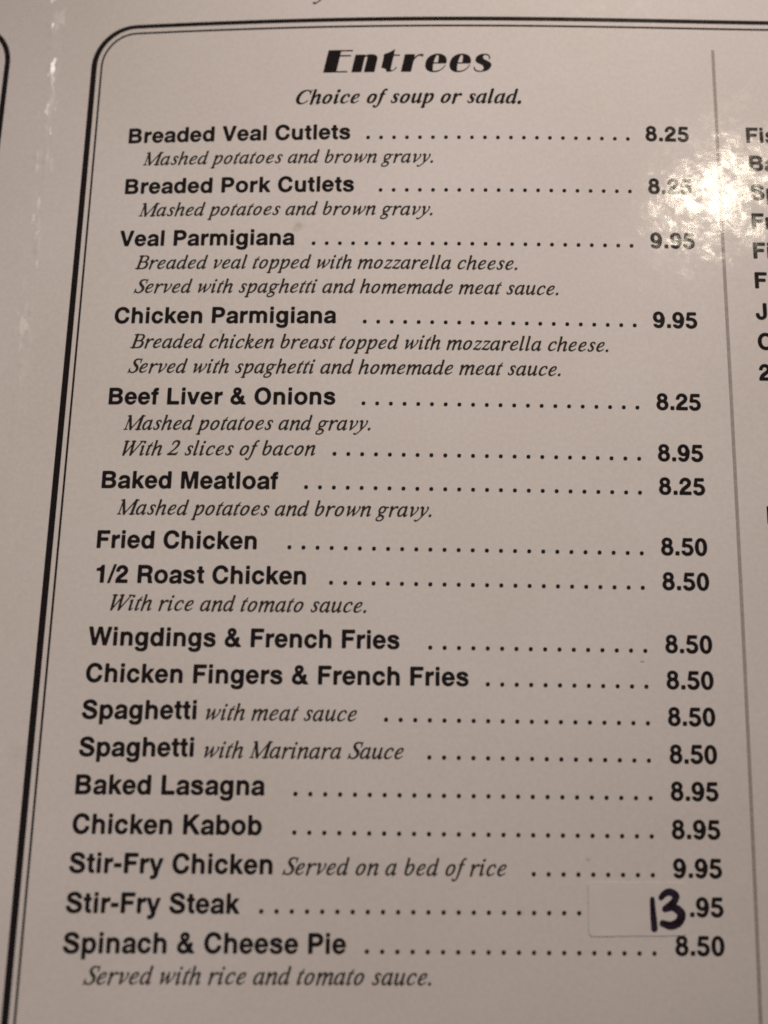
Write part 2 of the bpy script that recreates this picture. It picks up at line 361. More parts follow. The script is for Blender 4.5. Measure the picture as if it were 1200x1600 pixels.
# ------------------------------------------------------------------ type: outlines drawn for this menu (units of 1/1000 em)
GLYPHS = {
'sans': '''
B 722 100 -12 85 -9 74 0 69 9 66 30 66 684 72 714 85 726 106 730 406 730 442 727 490 717 532 703 574 678 605 651 625 624 643 585 650 546 650 525 647 498 636 462 622 434 610 419 580 388 577 381 583 372 619 346 649 313 667 276 676 243 680 201 674 153 664 119 643 81 614 48 580 25 553 12 526 2 484 -7 406 -13|244 132 403 131 430 135 454 143 482 162 499 186 505 204 506 216 506 231 500 252 491 267 473 285 454 295 427 304 244 303 235 294 234 279 234 147 236 138|244 447 394 446 427 453 454 467 471 486 479 510 479 525 475 537 464 555 451 566 430 576 406 583 244 582 235 573 234 561 234 462 236 453
C 722 347 -28 308 -23 272 -13 215 12 166 47 130 83 113 103 86 146 73 170 50 236 37 299 34 332 34 389 44 458 52 491 72 545 86 572 113 614 128 633 161 667 184 686 212 704 251 723 293 737 326 744 353 747 395 747 458 738 500 725 554 700 591 674 632 633 650 605 666 575 681 527 684 509 684 485 679 476 671 469 650 463 560 463 539 466 530 470 524 476 507 521 488 552 476 564 449 583 423 593 404 597 356 597 329 590 299 575 268 548 237 503 218 452 208 407 208 311 218 266 237 215 269 169 284 154 302 141 329 128 350 122 398 121 419 125 443 133 464 146 482 160 508 197 528 257 533 264 542 269 569 274 647 273 668 270 680 263 686 254 687 221 672 161 650 116 624 80 591 47 572 32 551 18 518 1 470 -16 425 -26 395 -29
F 611 100 -12 85 -9 74 0 69 9 66 30 66 684 72 714 85 726 109 730 556 730 583 724 595 711 599 693 599 624 595 600 589 592 580 585 556 581 259 580 250 579 242 573 240 561 240 456 241 447 245 441 259 437 496 436 520 432 533 420 539 399 539 333 536 312 531 303 523 296 499 290 259 289 247 287 242 282 240 273 239 30 235 6 223 -7 202 -13
J 556 232 -27 208 -25 181 -18 142 -4 97 26 64 59 46 87 33 111 19 153 12 204 12 234 15 252 20 261 28 268 49 274 130 274 154 270 163 264 170 252 173 234 174 210 184 171 196 150 211 134 232 122 256 119 277 125 295 138 313 165 320 183 326 213 327 684 330 708 335 717 343 724 364 730 454 730 475 727 484 722 491 714 497 687 497 249 491 180 482 144 473 117 445 69 418 38 391 15 361 -3 313 -21 265 -28
K 722 106 -12 91 -9 80 0 75 9 72 30 72 687 75 708 80 717 91 726 109 730 199 731 226 726 238 716 242 708 245 687 246 480 248 474 253 471 262 474 269 480 444 669 487 714 499 723 529 730 646 731 673 727 682 723 688 717 689 705 668 675 471 474 445 444 439 429 442 420 460 393 712 33 722 12 718 -3 709 -9 679 -13 565 -13 544 -9 532 -3 517 15 331 291 322 303 313 307 304 305 294 297 258 258 246 237 245 30 239 3 226 -9 208 -13
L 611 104 -12 89 -9 80 -2 74 6 70 27 70 693 76 714 83 722 92 727 113 730 206 730 224 726 233 720 239 711 243 690 244 165 246 150 254 144 263 143 551 142 575 138 588 126 594 105 594 24 590 6 584 -3 575 -9 554 -13
M 833 93 -12 78 -9 67 0 62 9 59 30 59 687 62 708 69 720 78 726 99 730 255 730 279 726 292 717 300 703 306 681 405 309 411 290 417 285 423 288 429 303 528 681 542 717 555 726 579 730 738 730 759 726 768 720 775 708 778 681 778 30 775 9 768 -2 759 -9 738 -13 654 -13 630 -7 618 6 614 30 613 414 613 423 609 428 603 423 594 396 498 21 492 6 483 -4 474 -9 453 -13 381 -13 357 -8 342 6 324 66 243 384 234 411 228 416 224 411 224 402 223 33 220 9 215 0 207 -7 186 -13
O 778 359 -28 320 -23 293 -16 257 -4 220 14 164 52 118 101 82 155 68 185 53 227 44 260 37 299 34 332 34 386 44 458 55 497 69 536 86 569 107 602 131 633 161 663 215 701 248 718 275 729 338 744 368 747 410 747 458 741 485 734 527 719 557 705 587 686 614 666 660 617 696 563 710 533 725 491 734 458 741 419 744 383 744 329 734 260 723 218 708 179 692 149 671 115 647 85 615 53 587 32 558 14 521 -4 486 -16 458 -23 413 -29|361 119 407 118 428 122 473 141 497 160 524 190 543 221 563 278 570 317 570 398 567 422 552 473 538 506 512 543 477 575 446 590 410 600 368 600 341 594 302 575 280 557 254 527 234 494 215 440 208 401 208 320 211 296 226 245 240 212 266 175 299 145 332 128
P 667 100 -12 85 -9 74 0 69 9 66 30 66 684 72 714 85 726 106 730 388 730 424 727 460 720 502 705 526 693 563 666 595 631 620 588 634 546 641 495 638 453 623 399 607 366 587 336 556 305 520 280 481 263 451 254 409 248 367 245 259 244 247 242 242 237 240 228 239 30 233 3 220 -9 202 -13|250 396 385 395 412 402 433 414 456 438 463 453 470 477 470 498 467 513 454 541 442 555 430 564 394 580 259 580 247 578 242 573 240 564 240 414 242 402
R 722 100 -12 85 -9 74 0 69 9 66 30 66 687 69 708 73 716 85 726 106 730 430 730 502 720 556 701 589 681 626 648 646 621 662 588 674 543 674 489 667 456 655 423 635 390 619 371 592 348 589 339 591 333 617 306 629 288 643 255 650 225 653 195 657 99 664 66 684 30 688 18 688 9 684 0 673 -9 649 -13 544 -13 517 -6 503 9 495 39 489 84 485 186 478 216 464 240 448 253 430 261 415 265 259 265 245 261 240 249 239 30 233 3 220 -9 202 -13|250 411 397 410 424 414 451 423 467 432 479 444 496 470 500 486 500 504 494 531 472 558 454 570 424 580 250 579 241 570 240 555 240 426 242 417
S 667 302 -22 245 -13 203 -1 152 23 116 49 88 78 55 126 38 171 31 198 31 216 33 225 41 235 62 243 152 249 173 246 186 237 205 186 224 160 242 146 263 134 296 122 335 116 377 119 422 130 449 143 468 162 474 180 474 201 461 225 446 238 389 269 245 323 191 347 152 368 116 394 91 420 73 447 58 483 52 516 52 543 62 588 86 636 98 652 121 675 169 708 224 729 269 739 347 745 401 739 458 723 497 705 539 676 569 645 598 600 612 564 618 534 618 525 614 513 602 502 584 497 497 490 476 494 464 504 447 546 425 568 389 588 350 598 299 598 280 594 254 584 230 567 220 555 214 540 216 531 230 517 257 503 434 441 476 423 527 396 566 367 603 327 630 276 636 258 642 222 643 186 636 147 618 102 584 55 548 26 521 11 494 -1 437 -16 389 -23
V 667 280 -12 265 -9 253 -3 246 6 235 33 24 669 15 699 17 714 22 721 31 726 61 731 154 730 175 725 189 714 197 699 211 651 322 273 329 252 337 247 343 254 349 270 460 654 474 699 481 714 493 725 517 730 616 730 640 725 646 720 651 708 649 687 443 45 431 12 424 0 418 -5 391 -13
W 944 209 -12 194 -9 185 -4 179 3 173 18 8 687 7 711 13 720 23 726 44 730 137 730 161 725 176 711 198 618 260 312 266 289 272 285 278 290 284 309 376 687 386 714 398 725 422 730 521 730 548 723 557 714 566 693 662 309 668 290 674 285 680 288 686 309 764 684 776 717 788 726 812 730 902 730 923 726 933 720 939 711 938 687 773 21 769 9 762 0 749 -9 728 -13 632 -13 605 -8 593 3 586 21 485 429 478 450 473 456 467 453 461 438 362 36 352 6 338 -8 317 -13
& 722 263 -23 212 -15 161 2 122 25 89 54 62 91 50 118 40 154 37 181 37 208 40 238 47 265 57 295 77 331 97 358 118 379 142 400 179 426 188 439 186 448 158 502 142 559 142 610 156 652 182 690 215 715 242 728 269 737 326 744 374 737 416 722 458 692 489 649 498 622 504 586 501 547 494 520 480 487 465 463 437 429 409 400 406 394 407 385 412 376 457 322 467 317 473 319 477 325 484 361 489 373 494 380 506 386 530 387 605 377 620 371 626 365 630 352 630 322 618 262 604 217 590 184 589 169 593 160 604 145 696 34 702 22 705 10 701 1 695 -5 671 -12 539 -12 518 -8 506 -2 482 26 470 32 458 29 407 1 362 -14 302 -24|277 121 302 120 347 130 374 144 381 151 384 160 372 184 302 284 287 302 275 306 263 302 244 289 229 277 209 257 194 232 190 214 190 193 191 181 196 166 215 144 239 130|303 517 314 517 333 529 342 538 356 558 363 580 357 592 347 601 323 608 311 608 287 601 275 589 272 577 278 553 290 529
1 556 258 -12 243 -9 234 -2 228 6 224 27 222 456 216 464 207 466 99 467 75 473 63 486 59 504 59 555 63 573 75 587 93 592 144 599 168 605 192 616 217 633 237 660 254 702 264 713 273 717 294 721 360 721 378 717 387 711 393 702 397 681 397 24 391 3 384 -5 375 -10 354 -13
2 556 50 -12 30 -6 19 9 16 30 16 96 21 120 62 204 85 240 145 303 214 357 282 405 329 446 344 465 352 480 354 504 352 519 343 540 323 561 309 570 290 576 251 577 236 572 220 561 203 540 188 507 179 465 173 453 167 447 155 443 104 443 41 449 32 454 25 462 22 471 22 489 29 525 46 576 71 619 83 634 112 663 149 690 173 702 224 718 266 724 284 724 335 717 386 700 404 690 438 666 471 633 498 591 512 549 519 504 516 468 509 438 488 390 456 345 401 293 265 186 238 159 230 144 233 140 242 137 479 136 503 132 516 120 522 99 522 27 518 6 512 -3 503 -9 479 -13
5 556 229 -30 190 -24 154 -12 118 6 91 26 61 57 46 79 36 97 25 130 21 148 21 160 24 169 31 178 46 185 115 191 154 191 172 181 187 148 205 129 220 122 241 117 274 117 295 123 319 135 337 150 347 163 356 178 362 202 365 229 362 250 354 274 342 292 319 310 292 322 277 326 232 329 190 329 175 325 157 316 142 314 127 318 94 337 61 340 49 349 45 367 90 658 97 688 109 703 136 710 448 710 469 707 478 702 485 694 491 670 491 601 487 583 478 572 469 567 448 563 226 563 217 556 213 547 204 487 211 475 223 471 295 467 328 460 367 447 418 419 433 407 466 374 485 349 500 322 521 262 528 202 524 172 518 145 510 124 494 91 464 52 448 36 406 6 376 -9 325 -24 277 -31
8 556 251 -27 203 -19 158 -4 116 21 79 54 53 90 37 123 25 165 22 192 22 219 29 264 40 297 62 336 96 375 102 387 100 396 80 426 68 450 55 498 55 546 64 582 76 612 94 639 122 667 161 694 188 705 218 714 269 721 287 721 350 711 386 698 416 681 432 669 462 639 486 600 494 576 501 546 501 498 488 450 476 426 456 396 454 387 460 375 483 351 498 330 518 291 531 246 534 219 534 192 527 147 518 120 505 93 479 56 443 23 422 9 398 -4 356 -18 299 -28|256 108 296 107 329 120 345 132 359 149 371 180 372 228 368 243 361 258 351 273 338 286 302 303 257 304 221 288 206 274 197 261 185 231 184 183 195 153 209 134 224 122|256 447 293 446 311 451 323 458 336 471 347 489 351 504 351 522 346 546 339 558 326 571 308 582 284 587 260 586 248 582 235 576 223 564 215 555 209 543 205 528 205 507 211 483 217 474 233 458
9 556 234 -29 195 -23 162 -14 116 8 90 24 62 53 44 80 30 122 32 140 42 152 66 159 108 162 153 162 168 156 189 133 201 125 219 118 240 115 258 115 282 123 301 137 324 172 336 206 336 213 332 218 324 219 297 214 255 210 225 214 195 220 174 226 144 239 96 273 83 287 54 325 33 371 20 419 17 449 17 482 20 512 27 542 44 590 74 635 104 665 144 692 195 712 240 720 279 720 306 717 333 710 387 686 429 654 459 617 483 572 495 536 505 491 523 473 528 464 532 443 532 371 520 260 507 203 479 125 447 70 433 53 402 21 378 4 348 -11 315 -23 297 -26 267 -30|248 350 267 348 282 351 294 356 304 365 319 380 329 395 336 413 343 443 343 491 334 524 324 545 315 558 300 572 280 581 261 584 243 581 230 575 207 555 192 530 182 494 182 437 190 407 201 386 215 368 231 356
0 556 257 -28 236 -25 203 -16 170 0 149 14 133 26 112 47 77 98 62 128 43 182 28 248 22 308 22 380 28 443 46 521 60 557 79 596 104 633 143 672 185 699 227 713 281 720 341 710 383 692 411 674 425 661 450 635 473 602 503 539 522 473 528 443 534 383 534 311 531 269 525 233 515 188 501 146 479 98 444 47 423 26 407 14 386 0 353 -16 320 -25 296 -29|262 113 281 111 299 115 315 128 329 146 343 173 350 194 363 251 366 278 366 413 353 485 337 530 320 557 302 572 284 579 266 578 251 571 238 560 224 539 203 485 190 413 190 278 200 218 212 176 227 146 247 122
. 278 88 -12 73 -9 64 -2 58 6 54 24 54 120 57 138 62 147 73 156 97 160 187 160 205 157 214 152 223 141 227 117 227 27 224 9 219 0 208 -9 187 -13
- 333 51 203 36 206 27 213 21 221 17 242 17 320 23 341 36 353 60 357 279 357 300 353 309 347 315 338 319 317 319 239 313 218 300 206 276 202
/ 278 -6 -31 -21 -28 -31 -22 -37 -10 -36 5 192 719 201 735 216 744 237 747 273 748 300 743 309 737 314 725 309 695 84 -7 75 -20 63 -28 42 -32
i 278 93 -12 78 -9 69 -2 63 6 59 27 59 507 65 528 72 536 81 541 102 544 183 544 201 540 210 534 216 525 220 504 220 24 214 3 207 -5 198 -10 177 -13|93 588 78 591 69 598 63 606 59 624 59 696 62 714 67 723 78 732 102 736 180 736 198 733 207 728 216 717 220 696 220 627 217 609 212 600 201 591 180 587
l 278 93 -12 78 -9 69 -2 63 6 59 27 59 693 65 714 72 722 81 727 102 730 183 730 201 726 210 720 216 711 220 690 220 24 214 3 207 -5 198 -10 177 -13
o 611 283 -23 241 -17 211 -9 187 0 145 24 120 43 93 70 64 111 49 142 36 178 27 217 24 244 24 286 31 334 39 364 50 394 76 439 111 481 154 514 196 535 232 547 265 554 319 557 364 551 391 544 436 527 488 493 517 464 544 427 571 370 584 322 590 265 587 232 580 193 561 136 547 109 526 78 490 42 451 14 394 -11 355 -21 325 -24|288 109 316 108 334 112 358 122 377 136 388 147 407 175 418 205 425 235 425 295 416 334 401 367 377 397 358 410 328 422 289 422 274 419 253 409 238 398 222 382 206 358 193 322 186 289 186 247 189 223 195 202 206 175 232 138 259 119
b 611 328 -23 289 -17 220 10 212 7 196 -7 169 -12 88 -12 67 -6 55 7 51 34 51 685 55 709 61 718 70 724 91 728 172 728 193 724 205 714 209 706 212 688 213 538 217 525 226 524 256 538 292 550 337 557 379 554 433 538 457 526 485 508 520 473 549 430 566 391 581 343 587 304 590 262 584 205 577 175 562 130 544 94 524 64 502 40 472 15 451 2 433 -6 385 -21 358 -24|303 115 340 115 358 121 382 138 408 175 421 214 425 235 425 298 416 337 401 370 383 394 368 406 349 415 331 419 310 419 295 415 277 406 261 394 247 376 232 347 219 295 219 232 229 193 237 172 265 135 286 121
d 611 250 -23 214 -18 187 -9 139 16 123 28 93 58 70 91 58 112 34 178 27 211 24 247 24 289 27 319 37 364 49 400 76 451 99 481 136 514 178 538 232 554 274 557 319 550 355 538 382 526 394 526 398 538 399 688 402 706 407 715 418 724 439 728 523 728 544 724 553 718 559 709 563 685 563 34 559 7 547 -6 526 -12 445 -12 418 -8 397 7 388 8 358 -5 310 -20 280 -24|270 115 310 115 331 123 343 132 361 151 380 184 385 199 392 232 392 304 388 322 377 355 364 376 346 398 322 413 301 419 277 419 256 412 238 401 223 386 208 364 199 343 190 313 186 289 186 241 195 199 204 175 217 154 232 136 247 125
p 611 85 -219 70 -216 61 -209 55 -201 51 -180 51 498 55 525 67 538 88 544 169 544 196 539 212 525 220 522 289 549 337 556 385 553 442 535 484 508 505 489 526 466 544 438 560 408 577 357 584 327 590 270 587 231 577 174 557 117 538 84 523 62 488 27 451 2 406 -16 379 -22 334 -25 292 -18 256 -6 226 8 217 7 213 -6 212 -180 206 -204 193 -216 175 -220|303 114 340 114 364 124 383 138 397 156 412 185 425 237 425 300 415 339 407 360 379 397 358 411 334 418 310 418 295 415 283 409 261 393 236 357 223 318 219 297 219 234 233 183 247 156 262 137 280 124
g 611 277 -229 220 -224 184 -217 154 -207 111 -184 85 -161 63 -130 46 -88 45 -76 49 -64 58 -56 73 -51 151 -39 172 -39 187 -45 204 -76 211 -82 226 -89 256 -95 298 -95 322 -91 343 -85 364 -75 385 -55 392 -43 398 -25 398 17 394 23 385 24 349 8 310 -4 283 -8 250 -8 211 -1 178 10 145 29 112 56 84 89 69 113 49 158 36 203 30 251 30 296 37 347 51 395 63 425 76 446 99 479 117 497 160 529 181 540 208 548 244 555 292 555 322 549 349 541 391 521 399 524 415 538 436 543 520 544 544 539 553 533 559 524 563 497 563 5 557 -52 545 -94 529 -127 506 -160 491 -175 454 -200 418 -215 370 -227 334 -230|273 128 295 127 307 129 331 140 346 152 358 167 373 197 382 227 386 254 386 296 383 317 367 365 343 399 322 414 298 420 274 420 256 414 241 405 225 389 208 362 196 329 192 308 192 236 196 217 208 184 223 160 238 145 256 133
c 556 262 -23 214 -14 166 5 121 36 81 79 67 100 51 130 37 169 27 211 24 241 24 283 31 334 39 364 50 394 67 427 85 454 114 487 163 523 196 538 253 554 301 557 352 550 400 535 439 514 466 494 487 473 515 430 529 385 533 355 526 341 514 333 490 330 412 330 394 334 384 340 377 349 359 385 343 401 325 411 307 416 277 416 247 405 223 383 212 367 198 337 189 298 189 232 198 196 211 166 228 142 250 124 274 115 289 114 322 121 349 138 365 160 382 202 388 208 397 212 418 215 487 216 514 212 526 205 532 196 533 169 529 148 520 121 505 91 481 57 445 25 403 0 364 -14 307 -24
e 556 257 -23 214 -17 179 -5 146 11 109 37 73 76 43 124 23 181 13 244 13 286 20 337 38 394 56 431 74 458 92 478 130 511 167 532 224 551 269 557 287 557 344 547 386 533 422 512 446 494 468 472 500 427 521 382 534 340 543 265 539 241 533 229 522 220 503 216 200 215 187 211 184 202 186 187 194 166 208 145 233 124 251 115 266 111 305 111 332 118 356 132 380 157 388 163 413 170 482 170 506 163 516 151 516 142 511 127 485 82 454 46 425 22 389 0 350 -14 293 -24|191 334 359 333 369 337 372 343 372 352 365 373 356 388 336 409 320 419 305 424 290 428 269 428 233 417 218 407 202 391 191 373 184 355 185 341
a 556 410 -28 395 -19 379 14 374 20 368 21 314 -2 281 -13 251 -20 191 -26 134 -17 106 -7 71 16 49 41 35 65 23 101 19 128 19 149 22 173 35 206 49 227 65 243 89 261 119 276 179 297 236 309 350 322 359 326 366 335 366 380 360 395 341 409 302 420 263 420 230 409 208 389 191 358 176 350 140 349 92 352 68 356 53 364 46 377 47 398 57 431 77 467 89 483 109 503 140 525 170 540 212 552 263 559 320 555 371 546 419 528 458 504 485 480 500 458 512 434 522 398 525 368 526 125 529 83 540 38 539 17 533 2 521 -7 503 -11 476 -12 425 -28|217 104 269 104 296 111 326 127 348 149 361 173 366 194 366 209 364 215 359 219 347 219 257 201 224 192 197 177 188 167 182 155 182 134 194 115
f 333 112 -12 97 -9 88 -2 82 6 78 27 78 135 80 159 80 405 76 413 70 417 22 422 13 427 6 435 0 462 0 504 3 522 10 534 19 540 40 544 67 545 76 550 82 564 91 615 102 645 118 670 138 690 151 700 178 714 226 727 283 731 310 726 322 717 329 696 329 627 325 606 319 597 307 590 253 581 243 573 240 564 242 552 250 546 292 544 310 540 319 534 325 525 329 507 330 468 325 438 315 426 292 419 250 417 244 413 240 405 240 159 242 135 242 33 239 9 234 0 226 -7 205 -13
h 611 89 -12 74 -9 65 -2 59 6 55 27 55 693 61 714 68 722 77 727 98 730 179 730 200 724 208 717 213 708 216 687 217 549 221 536 230 534 275 547 320 553 362 550 392 543 431 529 471 504 507 468 523 444 539 411 548 384 555 336 556 255 558 231 558 24 554 6 548 -3 539 -9 521 -13 431 -13 413 -9 400 3 394 30 394 234 396 258 395 345 383 375 362 396 332 409 299 409 278 404 253 390 229 363 217 336 216 30 212 6 200 -7 179 -13
n 611 89 -12 74 -9 65 -2 59 6 55 27 55 501 58 522 62 530 74 540 95 544 176 544 197 540 215 533 224 533 290 550 332 553 362 550 398 542 425 532 459 513 474 501 504 471 521 447 539 411 552 366 555 333 556 252 558 234 558 33 555 9 551 1 539 -9 521 -13 437 -13 413 -9 400 3 394 30 394 234 396 258 395 345 383 375 362 396 335 408 302 409 281 405 254 391 233 369 223 354 218 339 216 30 212 6 200 -7 179 -13
m 889 88 -12 73 -9 62 0 57 9 54 30 54 501 58 525 70 538 100 545 175 544 217 539 265 550 292 553 328 550 361 543 403 528 451 498 460 497 472 501 514 530 538 540 577 550 607 553 640 550 691 538 730 519 761 498 773 486 805 444 819 417 826 396 833 366 836 330 836 27 832 6 820 -7 796 -13 715 -13 694 -9 685 -3 679 6 675 30 674 357 667 375 649 394 628 405 607 410 580 408 559 397 539 372 525 339 525 189 527 165 527 30 521 3 508 -9 487 -13 403 -13 385 -10 376 -5 367 6 363 30 363 165 365 189 364 354 355 375 346 387 337 395 325 402 307 408 283 410 259 404 243 390 226 366 216 342 215 30 211 6 199 -7 178 -13
u 611 263 -19 227 -14 200 -5 152 20 136 32 106 62 89 86 74 116 62 155 55 203 55 500 59 524 65 533 74 539 98 544 179 543 197 539 210 527 216 500 218 179 227 158 250 134 272 125 299 121 332 128 363 146 383 170 392 191 394 500 400 527 413 539 434 543 518 543 539 539 548 533 554 524 558 500 558 35 554 8 548 -1 539 -7 518 -11 434 -11 389 0 329 -17 296 -20
r 389 88 -12 73 -9 64 -2 58 6 54 27 54 498 58 525 70 538 91 544 178 544 196 540 205 534 211 525 217 505 223 502 229 504 246 519 274 537 304 549 340 556 364 556 379 551 390 540 395 516 395 429 389 405 382 397 373 392 355 389 319 388 289 381 267 372 241 352 231 336 223 315 216 279 215 30 211 6 199 -7 178 -13
k 556 93 -12 78 -9 69 -2 63 6 59 27 59 693 65 714 72 722 81 727 102 730 183 730 201 726 210 720 216 711 220 693 221 375 225 364 234 365 244 375 359 525 374 537 402 544 504 544 528 540 540 531 541 519 534 506 495 461 386 342 375 327 374 315 384 291 555 30 561 18 562 6 561 0 555 -6 528 -13 426 -13 396 -6 378 12 267 177 261 183 252 186 243 181 233 171 225 159 221 147 220 27 217 9 212 0 201 -9 180 -13
s 556 233 -22 194 -16 155 -4 113 17 86 37 62 62 38 102 25 144 26 156 32 167 41 174 56 178 125 184 149 183 167 174 188 138 206 122 236 108 275 100 317 104 341 110 356 117 371 132 374 144 372 156 360 171 329 188 164 242 118 264 92 280 67 306 47 339 37 378 37 405 40 423 49 450 68 478 98 507 137 531 179 546 239 556 299 559 350 553 383 543 416 528 446 508 474 480 498 441 510 408 510 387 503 374 482 365 413 358 383 359 370 366 351 396 338 408 323 417 305 423 272 430 254 430 218 420 202 411 198 402 206 394 236 383 371 345 419 323 452 301 491 261 516 216 526 171 526 138 522 120 516 96 507 78 485 46 464 26 416 -1 383 -13 353 -19 320 -23
t 333 232 -13 193 -7 157 8 133 25 121 37 99 71 87 110 81 161 80 407 76 416 70 420 37 421 16 427 4 440 0 458 0 503 4 524 10 533 19 539 37 544 64 545 75 551 77 563 78 647 81 665 86 674 94 682 115 688 202 688 223 683 232 677 238 668 242 650 243 563 245 551 256 545 283 544 304 538 316 524 320 506 320 461 317 443 313 436 298 425 247 418 241 410 240 395 240 140 244 131 250 126 265 121 298 117 313 104 320 77 320 11 314 -1 301 -10 280 -14
v 556 223 -12 205 -9 195 -3 186 9 178 30 12 501 9 519 13 531 25 540 55 545 142 544 163 539 173 531 181 516 190 489 267 234 272 222 277 218 284 222 290 234 366 483 378 519 385 531 400 540 421 544 511 544 535 539 541 534 545 525 545 510 542 498 364 6 349 -8 328 -13
y 556 106 -221 79 -216 69 -209 64 -200 60 -179 60 -137 65 -104 72 -92 82 -86 103 -82 148 -81 172 -71 184 -54 196 -17 197 10 19 478 9 508 11 529 19 537 40 542 130 543 154 538 169 527 177 514 188 484 268 247 277 229 283 227 288 232 293 244 366 478 379 514 387 529 400 538 424 542 508 542 532 537 538 532 542 523 541 502 372 34 369 16 376 -8 376 -20 370 -41 345 -101 310 -153 280 -183 253 -201 209 -218 184 -222
''',
'italic': '''
i 278 69 -29 54 -23 35 -7 26 11 25 35 35 89 106 344 103 353 87 363 81 371 81 386 99 414 124 440 137 449 156 458 177 464 201 464 213 458 220 449 226 431 229 407 136 65 137 59 141 55 150 56 182 86 204 99 213 98 222 92 224 83 223 74 211 56 189 33 138 -8 105 -26 87 -30|219 541 197 554 190 563 185 575 185 596 194 623 216 645 234 656 249 660 267 660 288 654 303 641 310 623 309 602 300 578 288 562 264 545 243 540
l 278 57 -29 33 -16 18 2 14 20 17 62 169 614 172 629 164 653 164 665 173 677 186 684 222 693 237 694 249 693 264 686 277 674 283 659 283 644 125 68 126 58 129 55 135 55 144 60 180 93 195 99 204 97 210 92 212 83 211 74 199 56 177 33 126 -8 93 -26 75 -30
h 500 33 -39 18 -32 9 -21 5 -9 5 12 171 618 172 633 165 651 165 663 174 677 189 685 234 694 249 694 267 685 276 675 283 657 283 642 224 426 215 390 216 381 222 379 228 381 275 420 315 447 342 460 366 466 408 467 423 463 447 452 469 432 475 420 481 396 477 369 468 339 449 291 383 60 384 54 387 52 396 54 426 83 441 94 450 97 462 97 468 94 474 84 473 75 459 53 423 20 381 -12 351 -27 327 -31 308 -27 286 -9 277 6 274 30 278 63 284 90 344 297 369 360 369 369 363 376 357 378 345 377 312 361 252 317 219 284 195 253 176 228 161 198 114 27 102 -6 90 -22 75 -33 57 -40
n 500 37 -39 22 -32 13 -21 9 -9 9 12 98 336 97 351 76 366 72 378 77 393 93 414 118 440 142 455 169 464 190 466 210 456 221 438 225 417 219 384 221 378 226 377 307 438 358 463 376 467 418 466 436 462 460 449 476 432 485 417 489 402 488 378 451 267 391 60 394 54 403 55 439 88 451 95 463 99 472 96 479 87 478 73 470 60 436 26 413 6 382 -15 358 -27 337 -31 316 -27 295 -11 283 6 280 21 289 78 349 282 377 360 377 369 373 375 367 379 358 379 331 369 280 335 237 297 202 256 174 216 166 198 119 27 107 -6 94 -22 79 -33 61 -40
m 722 37 -39 25 -34 15 -24 9 -9 9 9 98 339 97 351 76 366 72 381 79 396 93 414 121 442 142 455 166 463 187 466 202 461 215 450 223 432 225 417 222 393 226 386 235 389 283 431 307 447 343 463 373 469 409 464 427 457 445 446 460 426 472 390 478 387 486 390 523 423 553 445 580 459 601 466 625 469 652 466 676 457 701 438 710 423 716 408 716 375 710 351 682 276 621 60 625 53 634 55 667 86 688 97 700 97 706 94 710 87 710 78 707 69 696 54 666 24 631 -3 589 -27 574 -31 559 -31 541 -24 525 -12 515 3 510 18 516 63 526 102 580 291 605 357 604 372 598 376 589 377 565 366 511 326 465 279 421 219 406 180 359 15 344 -15 328 -30 304 -40 283 -39 271 -35 261 -27 256 -18 252 -3 256 24 328 279 356 357 357 366 355 372 349 376 340 377 316 367 264 327 223 287 190 243 168 204 119 27 107 -6 94 -22 79 -33 61 -40
u 500 315 -29 291 -13 277 8 275 35 277 59 277 65 273 68 264 66 240 42 192 7 162 -8 135 -17 117 -21 90 -20 68 -10 52 8 41 32 35 56 35 137 39 161 60 239 97 344 94 353 75 371 75 386 92 413 117 438 132 449 153 459 177 465 201 462 210 455 219 434 223 410 217 383 168 230 143 131 140 107 140 71 147 64 165 64 192 76 217 95 255 132 312 199 324 230 372 401 383 434 396 450 414 464 432 471 453 470 468 462 479 449 483 431 481 413 390 83 386 62 390 54 399 56 429 84 444 95 453 99 462 98 471 92 473 83 472 74 460 56 435 30 379 -13 345 -29
r 389 47 -39 32 -32 23 -21 19 -9 19 12 108 336 107 351 86 366 82 378 87 393 103 414 128 440 149 454 164 460 194 466 215 460 228 444 234 426 232 393 236 386 245 389 290 426 317 444 350 460 368 464 389 463 422 454 449 441 462 423 462 399 455 381 434 360 419 353 398 350 380 357 353 378 335 379 284 344 232 291 197 246 182 219 129 27 117 -6 104 -22 89 -33 71 -40
a 500 312 -29 287 -13 274 8 271 26 274 59 270 64 263 62 195 4 168 -11 150 -18 138 -21 99 -20 75 -14 56 -4 41 8 29 23 20 41 14 68 13 140 20 176 29 206 44 242 62 278 83 311 108 342 136 371 180 407 213 428 243 443 282 456 318 455 333 451 366 433 375 433 382 437 396 456 411 468 435 477 450 476 465 470 477 458 483 443 484 428 389 86 385 65 387 59 390 56 399 58 426 84 441 95 450 99 459 98 468 92 471 86 470 77 457 56 430 29 384 -8 357 -23 342 -29|143 44 153 43 168 48 208 77 276 144 306 188 321 221 357 353 358 368 351 377 324 391 309 396 291 396 274 389 253 374 220 341 176 284 140 215 122 161 116 128 112 95 116 71 126 54
